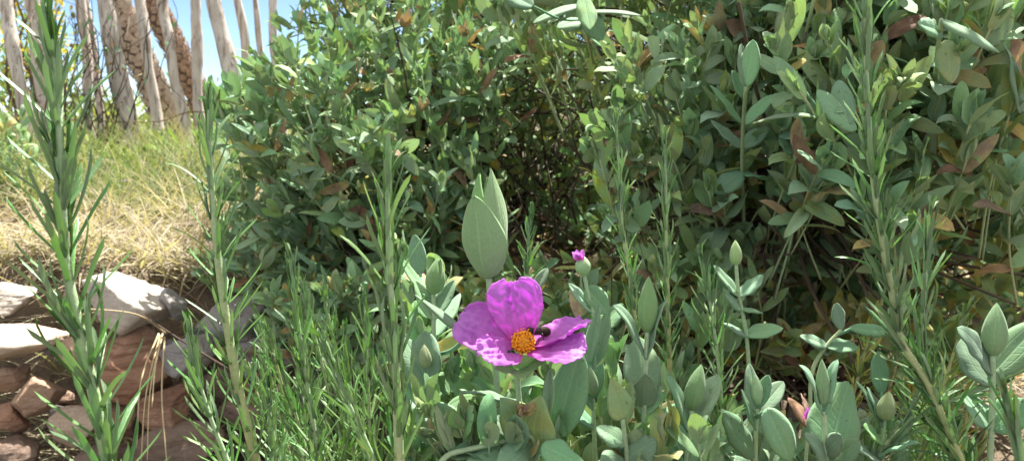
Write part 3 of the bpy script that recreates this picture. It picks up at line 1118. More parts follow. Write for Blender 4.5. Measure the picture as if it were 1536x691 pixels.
rosemary('tall out of focus rosemary sprig close to the camera at the left edge', [(78, 60), (88, 180), (93, 290), (100, 400), (122, 505), (145, 610), (165, 720)], .25, .0017, .029, .0022, .0082, 201, (.48, .76), .55, .02, 4, .1)
rosemary('second rosemary sprig from the left, pale stem in front of the stone wall', [(313, 165), (317, 270), (326, 380), (338, 470), (355, 570), (386, 700)], .34, .0020, .025, .0019, .0095, 202, (.45, .8), .35, .06, 4, .28)
rosemary('rosemary sprig with pale green tip just left of the large felted bud', [(583, 258), (582, 330), (585, 420), (592, 520), (596, 610), (600, 720)], .29, .0018, .026, .0020, .009, 203, (.40, .55), .7, .08, 4, .22)
rosemary('short light green rosemary sprig in front of the rust coloured stone', [(287, 510), (296, 560), (314, 620), (345, 700)], .31, .0013, .022, .0018, .0075, 204, (.55, .9), .2, .10, 4, .08)
rosemary('slim rosemary sprig between the second sprig and the one beside the bud', [(437, 395), (446, 470), (458, 560), (472, 650), (480, 720)], .36, .0012, .020, .0017, .0075, 205, (.4, .75), .4, .08, 4, .15)
rosemary('leaning light rosemary sprig low in front of the one beside the bud', [(488, 525), (512, 580), (540, 640), (575, 720)], .33, .0012, .024, .0018, .0085, 206, (.35, .6), .3, .16, 4, .1)
rosemary('short rosemary sprig low beside the pale stem of the second sprig', [(395, 560), (405, 620), (418, 700)], .36, .0011, .019, .0017, .0065, 207, (.5, .85), .4, .09, 4, .1)
rosemary('tallest rosemary sprig, rising past the top of the picture before the broad leaved shrub', [(1296, -40), (1298, 60), (1302, 160), (1308, 250), (1322, 350), (1338, 440), (1352, 510), (1392, 575), (1420, 640), (1450, 710)], .36, .0015, .026, .0021, .0095, 208, (.30, .75), .65, .0, 4, .16, .16)
rosemary('shorter rosemary sprig to the right of the tall right hand sprig', [(1394, 335), (1390, 400), (1384, 470), (1384, 540), (1398, 600), (1420, 650)], .38, .0014, .027, .0019, .009, 209, (.35, .6), .4, .0, 4, .3, .12)
rosemary('thin rosemary sprig left of its twin in front of the shaded shrub', [(924, 190), (930, 270), (936, 350), (948, 440), (955, 520)], .50, .0014, .021, .0018, .009, 210, (.25, .5), .3, .05, 4, .3)
rosemary('thin rosemary sprig with a bare pale stem, right of its twin under the shrub', [(997, 215), (999, 300), (1000, 380), (1002, 470), (1004, 540)], .50, .0014, .021, .0018, .010, 211, (.25, .55), .3, .05, 4, .35)
rosemary('small rosemary sprig right of the upright felted bud', [(1052, 390), (1062, 440), (1072, 500), (1080, 570)], .45, .0012, .022, .0018, .0085, 212, (.5, .85), .25, .06, 4, .15)
rosemary('rosemary shoot growing sideways across the lower right straw', [(1518, 560), (1470, 585), (1428, 600), (1405, 610)], .37, .0011, .026, .0018, .009, 213, (.4, .7), .3, .06, 4, .3)
rosemary('dark rosemary sprig cut by the bottom right corner', [(1512, 610), (1528, 680), (1540, 760)], .26, .0013, .024, .0019, .008, 214, (.35, .6), .4, .0, 4, .1)
rosemary('small shaded rosemary tuft behind the large felted bud', [(796, 325), (793, 370), (790, 430), (788, 480)], .62, .0014, .022, .0022, .008, 215, (.45, .8), .3, .03, 4, .2)
rosemary('low rosemary sprig left of the bottom of the tall right hand sprig', [(1355, 600), (1372, 640), (1395, 700)], .42, .0012, .024, .0018, .008, 216, (.6, 1.0), .2, .08, 4, .3)

# low dense rosemary between the stones and the cistus: one plant with several sprigs
r = np.random.default_rng(230)
bp = on_ground(-.10, .44)
t = thing('rosemary_plant', 'low dense rosemary growth filling the shade between stone wall and cistus', 'rosemary', bp)
for i in range(19):
    x0 = r.uniform(365, 610)
    y0 = r.uniform(430, 640)
    d = r.uniform(.38, .56)
    tp_ = P(x0, y0, d)
    bs = bp + r.normal(size=3) * [.05, .04, 0]
    sp = spline([bs, bs * .35 + tp_ * .65 - [0, 0, .02], tp_], 40)
    a = Acc()
    tube(a, sp, np.linspace(.0018, .0007, 40), 6, age=r.uniform(.1, .4))
    so = a.build('sprig_stem', M['stem'], t)
    lv = Leaves()
    needles(lv, sp, r, .021, .0018, .0085, (.45, .85), age=r.uniform(.02, .12), axil=.35, start=.25)
    a = Acc()
    lv.flush(a, 2, 6, prof_needle)
    a.build('needle_leaves', M['needle'], so)


r = np.random.default_rng(240)
bp = on_ground(.24, .50)
t = thing('rosemary_plant', 'sparse yellowish rosemary growth over the straw at the lower right', 'rosemary', bp)
for i in range(14):
    tp_ = P(r.uniform(1290, 1530), r.uniform(470, 680), r.uniform(.40, .56))
    bs = bp + r.normal(size=3) * [.04, .04, 0]
    sp = spline([bs, bs * .35 + tp_ * .65 - [0, 0, .02], tp_], 40)
    a = Acc()
    tube(a, sp, np.linspace(.0016, .0007, 40), 6, age=r.uniform(.2, .7))
    so = a.build('sprig_stem', M['stem'], t)
    lv = Leaves()
    needles(lv, sp, r, .023, .0017, .010, (.6, 1.1), age=r.choice([.05, .12, .3, .5]), axil=.2, start=.25)
    a = Acc()
    lv.flush(a, 2, 6, prof_needle)
    a.build('needle_leaves', M['needle'], so)


# ------------------------------------------------------------------ foreground cistus shoots
class Shoot:
    def __init__(s, label, base, name='cistus_shoot', cat='cistus', group='felted cistus shoots in the foreground'):
        s.o = thing(name, label, cat, base, group)

    def stem(s, px, d, r0=.0013, r1=.0009, age=.05, name='stem', dd=0., n=30):
        m = len(px)
        pts = [P(x, y, d + dd * i / max(m - 1, 1)) for i, (x, y) in enumerate(px)]
        a = Acc()
        sp = spline(pts, n)
        if not hasattr(s, 'sp'):
            s.sp, s.dref = sp, d
        tube(a, sp, np.linspace(r1, r0, n), 8, age=age)
        return a.build(name, M['stem'], s.o)

    def leaf(s, b, t, d, w, dt=0., face=(0, .35, 1), c1=0., c2=0., fold=.18, wave=.03, rev=.12, age=.03, tw=0., prof=prof_leaf, name='leaf', mat_='leaf', label=None, rnd=None):
        rel = s.sp - CAM
        dep = rel @ FWD
        sx, sy = 768 + FPX * (rel @ RGT) / dep, 345.5 - FPX * (rel @ UPV) / dep
        j = int(np.argmin((sx - b[0]) ** 2 + (sy - b[1]) ** 2))
        gap = math.hypot(sx[j] - b[0], sy[j] - b[1])
        d = dep[j] + (d - s.dref)
        p0, p1 = P(*b, d), P(*t, d + dt)
        if gap < 12:
            p0 = s.sp[j]
        D = p1 - p0
        L = np.linalg.norm(D)
        D = D / L
        N = cv(face)
        S = nrm(np.cross(D, N))
        N = np.cross(S, D)
        be = c1 / 2 + c2 / 4
        D0 = math.cos(be) * D + math.sin(be) * N
        N0 = math.cos(be) * N - math.sin(be) * D
        lv = Leaves()
        q = random.Random(int(b[0] * 7 + b[1] * 13 + t[0] * 3 + t[1]))
        lv.add(p0, D0, N0, L * (1 + be * be / 6), w * d / FPX * 1.05, c1=c1, c2=c2, fold=fold + q.uniform(-.08, .15), wave=wave * .7 + q.uniform(0, .03), rev=rev + q.uniform(0, .3), age=age + q.uniform(0, .06), tw=tw + q.gauss(0, .25), rnd=q.random() if rnd is None else rnd)
        a = Acc()
        lv.flush(a, 10, 18, prof)
        if gap >= 12:
            j2 = min(len(s.sp) - 1, j + 2)
            tube(a, spline([s.sp[j2], (s.sp[j2] + p0) / 2 - UPV * gap * d / FPX * .12, p0 + D * L * .04], 10), np.linspace(.0008, .0006, 10), 6, age=.0, rnd=.5)
        o = a.build(name, M[mat_], s.o)
        so = o.modifiers.new('thickness', 'SOLIDIFY')
        so.thickness = .0005
        so.offset = 0
        if label:
            o['label'] = label
        return o

    def bud(s, b, t, d, w, ridges=3, age=.03, dt=0., twist=.5, name='bud', peak=.72, seed=0):
        p0, p1 = P(*b, d), P(*t, d + dt)
        ax = nrm(p1 - p0)
        Lh = np.linalg.norm(p1 - p0)
        X = nrm(np.cross(ax, FWD))
        Y = np.cross(ax, X)
        nt_, na = 26, 30
        tt = np.linspace(0, 1, nt_ + 1)
        ph = np.linspace(0, 2 * PI, na + 1)
        R = w * d / FPX / 2 * .92
        rr = np.sin(PI * tt ** peak) ** .78
        rr[0], rr[-1] = .12, .02
        g = 1 - .13 * np.abs(np.cos(ridges / 2 * (ph[None] + seed) + twist * tt[:, None])) ** 10 + .03 * np.cos(9 * ph[None] + seed)
        v = p0 + (tt * Lh)[:, None, None] * ax + (R * rr[:, None] * g)[..., None] * (np.cos(ph)[None, :, None] * X + np.sin(ph)[None, :, None] * Y)
        uv = np.stack(np.broadcast_arrays((ph * ridges / (2 * PI) % 1)[None], tt[:, None]), -1)
        a = Acc()
        a.add(v, grid_faces(nt_, na), uv, age, .5 + .1 * math.sin(seed * 9))
        return a.build(name, M['sepal'], s.o)

    def sepals(s, b, t, d, w, specs, parent=None, peak=.62):
        """overlapping sepals wrapped round a bud axis: (phi0, half width, t0, height, radius factor, open, twist)"""
        p0, p1 = P(*b, d), P(*t, d)
        ax = nrm(p1 - p0)
        Lh = np.linalg.norm(p1 - p0)
        X = nrm(np.cross(ax, FWD))
        Y = -np.cross(ax, X)                                       # towards the eye
        Y = Y if Y @ FWD < 0 else -Y
        R = w * d / FPX / 2
        for i, (ph0, hw, hgt, rf, op, tws, lean) in enumerate(specs):
            nu, nv = 18, 26
            u = np.linspace(-1, 1, nu + 1)
            tt = np.linspace(0, 1, nv + 1)
            prof = np.sin(PI * np.clip(tt, 0, 1) ** .70) ** .62
            prof = np.maximum(prof, (1 - tt) ** 2 * .8)
            phi = ph0 + tws * tt[:, None] + u[None] * hw * prof[:, None]
            rr = np.sin(PI * np.clip(tt * hgt * .92, 0, 1) ** peak) ** .75
            rr[0] = .15
            rad_ = R * rf * (rr + op * tt ** 2)
            edge = 1 + .10 * np.abs(u[None]) ** 6 * np.sin(PI * tt[:, None])
            mid = 1 + .05 * np.exp(-(u[None] / .10) ** 2) + .02 * np.exp(-((np.abs(u[None]) - .45) / .08) ** 2)
            wav = 1 + .05 * np.sin(tt[:, None] * 9 + i * 2) * u[None] ** 2
            q = rad_[:, None] * edge * mid * wav
            v = p0 + (tt * Lh * hgt)[:, None, None] * ax + q[..., None] * (np.cos(phi)[..., None] * X + np.sin(phi)[..., None] * Y) + (lean * R * tt[:, None] ** 2)[..., None] * X
            uv = np.stack(np.broadcast_arrays(u[None] * .5 + .5, tt[:, None]), -1)
            a = Acc()
            a.add(v, grid_faces(nv, nu), uv, .02, (.5, .35, .62, .45)[i % 4])
            o = a.build('sepal', M['sepal'], parent)
            so = o.modifiers.new('thickness', 'SOLIDIFY')
            so.thickness = .0008
            so.offset = -1


def base_at(px, py, d):
    p = P(px, py, d)
    return np.array([p[0], p[1], float(gz(p[0], p[1]))])


def root_px(x, y, d, b):
    """extend a stem to the ground: pixel of ground point below"""
    return b


# 1 -- the large felted bud
s = Shoot('stem topped by the largest felted bud, its pointed sepals wrapped tight', base_at(750, 700, .33))
s.stem([(733, 416), (737, 470), (744, 560), (750, 660), (752, 800)], .33, .0014, .0013, .0)
core = s.bud((733, 418), (731, 285), .33, 46, 3, .02, name='bud', peak=.6)
s.sepals((733, 417), (731, 252), .33, 58,
         [(PI * .24, .95, .95, .92, .06, .0, .16), (PI * .70, 1.25, 1.0, .98, .04, .0, -.02), (PI * .40, 1.30, .74, 1.08, .16, .0, .34), (PI * 1.4, 1.2, .92, .95, .0, 0, .1)], core)
s.leaf((796, 452), (822, 402), .34, 24, face=(-.7, .4, .6), c1=-.2, c2=.5, prof=prof_spat)
s.leaf((742, 520), (690, 478), .35, 30, face=(.1, .9, .4), c1=.3)
s.leaf((745, 530), (800, 445), .345, 28, face=(-.5, .5, .6), c1=.1)

# 2 -- flower stem (flower itself is built below as a part)
sf = Shoot('flowering stem with the crumpled magenta five petalled flower and a withered bud below it', base_at(800, 700, .31), 'flowering_cistus_stem')
s = sf
s.stem([(776, 548), (777, 580), (782, 620), (795, 660), (806, 720), (815, 840)], .315, .0014, .0011, .02)
s.stem([(655, 700), (672, 682), (700, 674), (745, 664), (797, 655), (806, 690)], .30, .0009, .0012, .0, name='side_twig', dd=.015)
s.leaf((797, 662), (750, 596), .305, 62, dt=.0, face=(.15, .3, 1), c1=.2, fold=.25, prof=prof_ovate, age=.22, wave=.04)
s.leaf((800, 662), (812, 592), .303, 70, face=(-.2, .25, 1), c1=.2, fold=.2, prof=prof_ovate, age=.18, wave=.05)
lv = Leaves()
rq = np.random.default_rng(77)
for k in range(9):
    lv.add(P(784 + rq.normal() * 3, 622, .304), nrm(cv((rq.normal() * .5, 1, rq.normal() * .5))), cv((rq.normal(), .2, 1)), .0065 * rq.uniform(.7, 1.2), .0045, c1=rq.normal() * .9, c2=rq.normal(), fold=.5, wave=.14, tw=rq.normal() * .8, age=rq.choice([.5, .66, .74, .8]), rnd=rq.uniform())
a = Acc()
lv.flush(a, 5, 9, prof_ovate)
a.build('withered_bud', M['leaf'], s.o)
s.leaf((822, 622), (826, 552), .31, 22, face=(-.3, .2, 1), c1=-.1, fold=.5)
s.leaf((836, 655), (870, 530), .325, 60, face=(-.45, .3, .9), c1=.25, fold=.1, wave=.04)
s.leaf((800, 622), (688, 588), .315, 34, face=(.1, .95, .15), c1=.5, fold=.35, wave=.09)
s.leaf((795, 668), (702, 604), .325, 52, face=(-.1, .75, .6), c1=.2, wave=.06)
s.leaf((800, 672), (690, 720), .30, 66, face=(.1, .8, .55), c1=.3, wave=.05)
s.leaf((812, 668), (880, 705), .30, 62, face=(.0, .8, .5), c1=.3, wave=.05)
s.leaf((785, 668), (745, 712), .29, 52, face=(.2, .6, .8), c1=.2)

# 3 -- upright bud right of the flower
s = Shoot('shoot with one upright felted bud between two curved leaves, right of the flower', base_at(966, 700, .33))
s.stem([(971, 497), (969, 540), (967, 600), (965, 660), (966, 800)], .33, .0012, .0010, .0)
s.bud((971, 499), (973, 414), .33, 33, 3, .0, seed=.4)
s.leaf((966, 537), (918, 456), .33, 30, face=(.8, .4, .3), c1=-.6, c2=1.3, fold=.25, prof=prof_spat)
s.leaf((972, 537), (1003, 448), .33, 30, face=(-.8, .4, .3), c1=-.6, c2=1.1, fold=.25, prof=prof_spat)
s.leaf((967, 602), (958, 505), .345, 54, dt=.01, face=(.0, .2, 1), c1=.1)
s.leaf((966, 616), (968, 560), .318, 40, face=(.1, .5, -1), c1=.3, fold=.3, prof=prof_ovate, age=.06)
s.leaf((964, 622), (985, 575), .345, 34, face=(-.5, .4, .7))
s.leaf((964, 680), (905, 640), .33, 44, face=(.2, .9, .4), c1=.3, wave=.06)
s.leaf((968, 690), (1015, 650), .325, 46, face=(-.2, .8, .5), c1=.3)

# 4 -- second bud, leaning, between broad leaves
s = Shoot('slightly leaning felted bud on a shoot before a broad leaf, lower right of the flower', base_at(1030, 700, .33))
s.stem([(1038, 615), (1034, 650), (1028, 700), (1025, 800)], .33, .0012, .0011, .0)
s.bud((1037, 614), (1052, 546), .33, 33, 3, .0, seed=1.3)
s.leaf((1035, 640), (1079, 562), .337, 44, face=(-.55, .4, .8), c1=.2, fold=.3)
s.leaf((1032, 645), (998, 562), .33, 36, face=(.7, .4, .5), c1=-.4, c2=1.0, prof=prof_spat)
s.leaf((1030, 690), (985, 610), .345, 50, face=(.3, .5, .8), c1=.2)
s.leaf((1030, 700), (1075, 640), .34, 44, face=(-.3, .7, .6), c1=.4, age=.1)
s.leaf((1028, 720), (975, 690), .32, 50, face=(.2, .8, .5), c1=.3, wave=.06)

# 5 -- folded leaves behind right of the flower
s = Shoot('shoot of folded upright leaves close behind the right petals', base_at(888, 700, .36))
s.stem([(888, 560), (890, 620), (893, 700), (895, 820)], .36, .0012, .001, .02)
s.leaf((884, 545), (899, 458), .36, 30, face=(-.7, .3, .7), fold=.55, c1=-.1)
s.leaf((890, 548), (912, 470), .365, 28, face=(.4, .3, .8), fold=.4)
s.leaf((886, 560), (872, 500), .37, 26, face=(-.2, .3, 1), fold=.3)
s.bud((889, 592), (884, 548), .35, 22, 3, .02, seed=2.2)
s.leaf((892, 600), (905, 545), .355, 26, face=(-.5, .4, .8), c1=.3)
s.leaf((890, 610), (862, 560), .35, 24, face=(.6, .4, .8), fold=.5)
s.leaf((892, 640), (850, 610), .36, 36, face=(.2, .9, .4), c1=.4)

# 6 -- yellowing triangular leaf shoot
s = Shoot('shoot with a yellowing triangular leaf, between the flower and the upright bud', base_at(935, 700, .32))
s.stem([(934, 628), (938, 660), (942, 700), (945, 820)], .32, .0012, .001, .05)
s.leaf((934, 630), (916, 566), .32, 42, face=(.35, .2, 1), c1=.15, fold=.3, age=.20, prof=prof_ovate, label='yellowing triangular leaf')
s.leaf((936, 634), (946, 572), .325, 26, face=(-.5, .3, .8), age=.15, fold=.35)
s.leaf((940, 670), (895, 640), .325, 40, face=(.1, .8, .6), c1=.3)
s.leaf((942, 690), (985, 660), .315, 50, face=(-.2, .6, .8), c1=.3)
s.leaf((942, 700), (900, 690), .31, 46, face=(.2, .7, .7), c1=.3)

# 7 -- right fork-like bud
s = Shoot('narrow bud between two leaves curved like a fork, on a stem at lower right', base_at(1240, 700, .34))
s.stem([(1235, 616), (1237, 650), (1239, 690), (1240, 800)], .34, .0015, .0013, .0)
s.bud((1235, 608), (1233, 538), .34, 23, 3, .0, seed=.9)
s.leaf((1231, 622), (1197, 545), .34, 30, face=(.75, .4, .4), c1=-.9, c2=1.7, prof=prof_spat)
s.leaf((1239, 622), (1257, 538), .34, 26, face=(-.8, .4, .35), c1=-.7, c2=1.2, prof=prof_spat)
s.leaf((1246, 690), (1272, 572), .355, 74, face=(-.25, .25, 1), c1=.15, fold=.12)
s.leaf((1238, 684), (1206, 650), .33, 42, face=(.3, .6, .7), c1=.4, prof=prof_ovate, wave=.05)
s.leaf((1240, 682), (1262, 652), .33, 32, face=(-.4, .5, .7), c1=.2)
s.leaf((1244, 700), (1290, 660), .33, 40, face=(-.4, .6, .6), c1=.2, age=.08)

# 8 -- neighbour with small buds
s = Shoot('shoot of tightly upright leaves round a small bud, left of the fork shaped shoot', base_at(1137, 700, .36))
s.stem([(1136, 612), (1134, 650), (1133, 700), (1135, 800)], .36, .0013, .001, .06)
s.bud((1138, 608), (1133, 560), .36, 20, 3, .0, seed=1.7)
s.leaf((1134, 616), (1124, 545), .365, 32, face=(.3, .2, 1), fold=.3)
s.leaf((1140, 614), (1153, 562), .36, 24, face=(-.7, .3, .6), fold=.4)
s.leaf((1142, 620), (1175, 572), .37, 30, face=(-.3, .3, 1))
s.leaf((1131, 642), (1112, 584), .355, 28, face=(.7, .3, .6), c1=-.2, fold=.4)
s.leaf((1130, 684), (1084, 618), .35, 44, face=(.2, .6, .8), c1=.1)
s.leaf((1138, 646), (1170, 620), .365, 34, face=(-.3, .6, .7), c1=.3)
s.leaf((1150, 612), (1185, 690), .34, 44, face=(-.2, .6, .8), c1=.4, fold=.3)

# 9 -- far right big bud
s = Shoot('shoot at the right edge with a thick upright bud between two large leaves', base_at(1490, 700, .36))
s.stem([(1489, 532), (1489, 560), (1488, 620), (1485, 700), (1485, 800)], .36, .0014, .0013, .0)
s.bud((1489, 534), (1495, 454), .36, 39, 3, .0, seed=.2)
s.leaf((1484, 562), (1434, 490), .36, 46, face=(.5, .5, .7), c1=-.4, c2=1.1, prof=prof_spat)
s.leaf((1492, 564), (1560, 482), .365, 50, face=(-.45, .4, .8), c1=.1)
s.leaf((1486, 575), (1442, 508), .372, 60, face=(.2, .3, 1), c1=.2)
s.leaf((1487, 568), (1472, 515), .362, 22, face=(.3, .3, 1))
s.leaf((1488, 640), (1448, 590), .37, 56, face=(.2, .6, .8), c1=.3)
s.leaf((1488, 640), (1540, 600), .355, 56, face=(-.2, .7, .6), c1=.4, wave=.05)

# 10
s = Shoot('shoot with one upright oval leaf and a pale closing bud, beside the right rosemary foot', base_at(1325, 700, .37))
s.stem([(1328, 608), (1325, 650), (1318, 700), (1315, 800)], .37, .0012, .001, .08)
s.leaf((1322, 590), (1317, 526), .375, 28, face=(.2, .2, 1), fold=.15)
s.bud((1326, 630), (1334, 586), .365, 30, 4, .2, seed=.6)
s.leaf((1322, 628), (1300, 580), .37, 26, face=(.5, .3, .8))
s.leaf((1318, 640), (1283, 570), .372, 24, face=(.6, .4, .6), c1=-.3, c2=.7)
s.leaf((1320, 660), (1296, 640), .36, 34, face=(.3, .7, .6), age=.15)
s.leaf((1318, 680), (1380, 665), .35, 56, face=(-.1, .8, .5), c1=.3)
s.leaf((1316, 690), (1275, 668), .35, 34, face=(.3, .7, .6))

# 11 -- sunlit group left of the flower
s = Shoot('shoot with a pale sunlit folded bud above long leaves, left of the flower', base_at(650, 700, .35))
s.stem([(650, 440), (651, 500), (655, 600), (660, 720), (662, 820)], .35, .0013, .001, .0)
s.bud((650, 442), (657, 386), .35, 32, 3, .0, seed=1.1, twist=1.5)
s.leaf((650, 440), (662, 388), .349, 20, face=(-.5, .3, 1), fold=.5, mat_='sepal')
s.leaf((630, 412), (622, 352), .38, 26, face=(.2, .2, 1), fold=.15)
s.leaf((640, 450), (602, 388), .36, 18, face=(.6, .5, .5), c1=-.2)
s.leaf((645, 478), (622, 420), .352, 30, face=(.5, .2, .9), fold=.4)
s.leaf((653, 482), (682, 420), .355, 30, face=(-.5, .3, .9), fold=.35)
s.leaf((706, 505), (622, 442), .315, 26, face=(.3, .9, .5), c1=.1, fold=.2)
s.leaf((655, 500), (690, 440), .37, 30, face=(-.4, .4, .8))
s = Shoot('shoot with two broad leaves cupped round a small withered bud, left below the flower', base_at(640, 700, .335))
s.stem([(643, 580), (645, 620), (650, 680), (655, 800)], .335, .0013, .001, .0)
s.leaf((642, 582), (606, 506), .34, 50, face=(.55, .25, .9), fold=.25, c1=.1)
s.leaf((645, 583), (638, 496), .342, 54, face=(-.5, .3, .9), fold=.25, c1=.05)
s.bud((639, 552), (636, 516), .333, 20, 4, .25, name='withered_bud', seed=.8)
s.leaf((640, 612), (612, 572), .34, 36, face=(.3, .6, .7), c1=.2)
s.leaf((676, 660), (616, 600), .325, 48, face=(.2, .5, .9), c1=.3, fold=.3, wave=.05)
s.leaf((690, 650), (655, 604), .32, 40, face=(-.4, .6, .7), c1=.5, fold=.3)
s.leaf((650, 655), (600, 650), .33, 40, face=(.1, .9, .4), c1=.3, wave=.06)
s.leaf((655, 660), (700, 610), .345, 38, face=(-.3, .5, .8), c1=.3)
s.leaf((652, 690), (610, 690), .32, 50, face=(.1, .8, .6), c1=.3)

# 13 -- small shoot with the opening magenta bud
s = Shoot('shaded shoot with a small bud just opening magenta at its tip, behind the flower', base_at(885, 700, .5))
s.stem([(876, 410), (882, 440), (892, 480), (900, 560), (905, 700)], .47, .0014, .0012, .0)
s.bud((876, 414), (873, 382), .47, 26, 3, .05, seed=.3, peak=.8)
lv = Leaves()
r = np.random.default_rng(5)
for k in range(6):
    lv.add(P(872 + r.normal() * 3, 391, .468), nrm(cv((r.normal() * .5, 1, r.normal() * .4))), cv((r.normal(), .2, 1)), .0075, .0055, c1=r.normal() * .4, fold=.3, wave=.1)
a = Acc()
lv.flush(a, 4, 8, prof_ovate)
a.build('petal_tip', M['petal'], s.o)
s.leaf((898, 470), (853, 425), .47, 22, face=(.4, .6, .6), fold=.4)
s.leaf((880, 425), (912, 470), .472, 34, face=(-.3, .5, .8))
s.leaf((900, 500), (862, 478), .46, 30, face=(.2, .8, .5))
s.leaf((900, 500), (935, 455), .48, 30, face=(-.4, .5, .8), age=.1)
s.leaf((901, 540), (865, 520), .46, 34, face=(.2, .8, .6))

# 13b magenta speck low right
s = Shoot('half hidden closed bud showing a magenta tip under the broad leaf at lower right', base_at(1218, 700, .42))
s.stem([(1215, 628), (1210, 670), (1208, 760)], .42, .0011, .001, .1)
lv = Leaves()
for k in range(5):
    lv.add(P(1214 + r.normal() * 3, 628, .42), nrm(cv((.5 + r.normal() * .4, .8, .2))), cv((r.normal(), .2, 1)), .007, .005, c1=.3, fold=.3, wave=.1)
a = Acc()
lv.flush(a, 4, 8, prof_ovate)
a.build('petal_tip', M['petal'], s.o)
s.bud((1212, 636), (1222, 610), .425, 16, 3, .25, seed=.4)
s.leaf((1212, 640), (1182, 596), .43, 26, face=(.4, .5, .7), c1=.8, age=.80)
s.leaf((1212, 645), (1200, 590), .44, 24, face=(.4, .3, .8), c1=.7, age=.84)

# 14 -- upper right bud and fork
s = Shoot('tall shoot with two large upright leaves above a fork, before the broad leaved shrub', base_at(1115, 600, .55), group='felted cistus shoots in front of the broad leaved shrub')
s.stem([(1119, 130), (1115, 185), (1113, 260), (1116, 340), (1110, 460)], .55, .0017, .0014, .03, dd=.2)
s.leaf((1118, 132), (1130, 60), .55, 30, face=(-.3, .2, 1), fold=.35)
s.leaf((1115, 130), (1112, 66), .556, 26, face=(.6, .2, .8), fold=.3)
s.leaf((1110, 150), (1098, 106), .55, 22, face=(.4, .2, 1), fold=.4)
s.leaf((1114, 186), (1064, 128), .55, 28, face=(.5, .6, .5), c1=-.2, c2=.5)
s.leaf((1117, 186), (1163, 142), .55, 26, face=(-.5, .6, .5), c1=-.1, c2=.3)
s.leaf((1116, 220), (1066, 180), .56, 30, face=(.3, .6, .7))
s.leaf((1116, 222), (1152, 190), .56, 28, face=(-.3, .6, .7))
s.leaf((1114, 262), (1072, 290), .55, 40, face=(.1, .7, .7), c1=.3)
s.leaf((1115, 262), (1150, 270), .55, 36, face=(-.2, .8, .5), c1=.3)

# 15
s = Shoot('shoot with a small pointed bud over stacked leaf pairs, below the tall forked shoot', base_at(1112, 650, .48), group='felted cistus shoots in front of the broad leaved shrub')
s.stem([(1104, 396), (1108, 440), (1118, 490), (1124, 560), (1130, 680)], .48, .0015, .0011, .05)
s.bud((1104, 398), (1103, 360), .48, 20, 3, .12, seed=.5)
s.leaf((1110, 440), (1070, 398), .48, 24, face=(.4, .6, .6), fold=.3)
s.leaf((1110, 440), (1144, 412), .485, 26, face=(-.4, .7, .5), fold=.2)
s.leaf((1113, 462), (1088, 440), .475, 26, face=(.3, .7, .6))
s.leaf((1114, 468), (1145, 470), .48, 22, face=(-.2, .9, .3), c1=.3)
s.leaf((1119, 500), (1082, 484), .475, 26, face=(.2, .8, .5), c1=.2)
s.leaf((1120, 504), (1174, 492), .48, 32, face=(-.1, .8, .6), c1=.2)

# hanging near leaves, upper right
s = Shoot('near shoot at upper right with long drooping leaves and one glowing yellow green leaf', base_at(1440, 600, .5), group='felted cistus shoots in front of the broad leaved shrub')
s.stem([(1412, 30), (1402, 130), (1410, 220), (1440, 300), (1430, 440)], .5, .0018, .0014, .1, dd=.3)
s.leaf((1405, 125), (1325, 82), .5, 36, face=(.2, .9, .4), c1=.4, fold=.15)
s.leaf((1420, 60), (1428, 125), .5, 34, face=(-.3, .2, 1), age=.24, fold=.15, label='glowing yellow green leaf')
s.leaf((1405, 55), (1376, 35), .49, 40, face=(.2, .5, .8), prof=prof_ovate)
s.leaf((1420, 30), (1500, 80), .49, 44, face=(-.2, .9, .4), c1=.3)
s.leaf((1402, 150), (1338, 140), .505, 34, face=(.1, .6, .8), c1=.1)
s.leaf((1400, 200), (1325, 165), .51, 28, face=(.2, .9, .4), c1=.3)
s.leaf((1436, 262), (1516, 222), .48, 30, face=(-.2, .9, .4), c1=.2)
s.leaf((1445, 215), (1428, 165), .49, 38, face=(.3, .3, 1))
s.leaf((1450, 220), (1460, 140), .50, 50, face=(-.2, .3, 1))
s.leaf((1432, 250), (1370, 195), .5, 34, face=(.2, .7, .6), c1=.2)
s.leaf((1530, 170), (1500, 60), .42, 52, face=(.4, .5, .7), c1=-.1, c2=.5)
s.leaf((1448, 275), (1510, 305), .52, 40, face=(-.1, .7, .7), c1=.5, wave=.06, age=.42, label='yellow spotted leaf')
s.leaf((1445, 130), (1478, 102), .51, 26, face=(-.3, .5, .8), c1=1.0, c2=.5, fold=.4, wave=.1, age=.66, label='dry tan leaf')
s = Shoot('near shoot with large leaf pairs left of the tall right hand rosemary', base_at(1250, 560, .52), group='felted cistus shoots in front of the broad leaved shrub')
s.stem([(1270, 190), (1240, 230), (1200, 300), (1180, 400), (1160, 500)], .52, .0017, .0013, .05, dd=.25)
s.leaf((1285, 195), (1225, 135), .52, 40, face=(.2, .5, .9), fold=.1)
s.leaf((1276, 200), (1258, 120), .53, 34, face=(-.5, .5, .7), c1=-.2, c2=.4)
s.leaf((1245, 190), (1196, 120), .53, 24, face=(.5, .7, .4))
s.leaf((1205, 238), (1290, 232), .51, 26, face=(0, .95, .3), c1=.2)
s.leaf((1200, 232), (1168, 208), .52, 30, face=(.2, .6, .7))
s.leaf((1194, 300), (1230, 268), .53, 40, face=(-.2, .5, .9))
s.leaf((1195, 300), (1165, 262), .53, 38, face=(.3, .5, .8))
s.leaf((1190, 380), (1236, 352), .54, 34, face=(-.2, .8, .5), age=.1)
s.leaf((1192, 350), (1152, 336), .54, 34, face=(.2, .8, .5))
s = Shoot('arching near shoot at the top with broad leaves and a withered brown head', base_at(880, 560, .62), group='felted cistus shoots in front of the broad leaved shrub')
s.stem([(876, -6), (882, 60), (900, 130), (930, 230), (950, 420)], .61, .0017, .0013, .2, dd=.4)
s.leaf((880, 32), (836, 42), .6, 34, face=(.1, .7, .7), c1=.3)
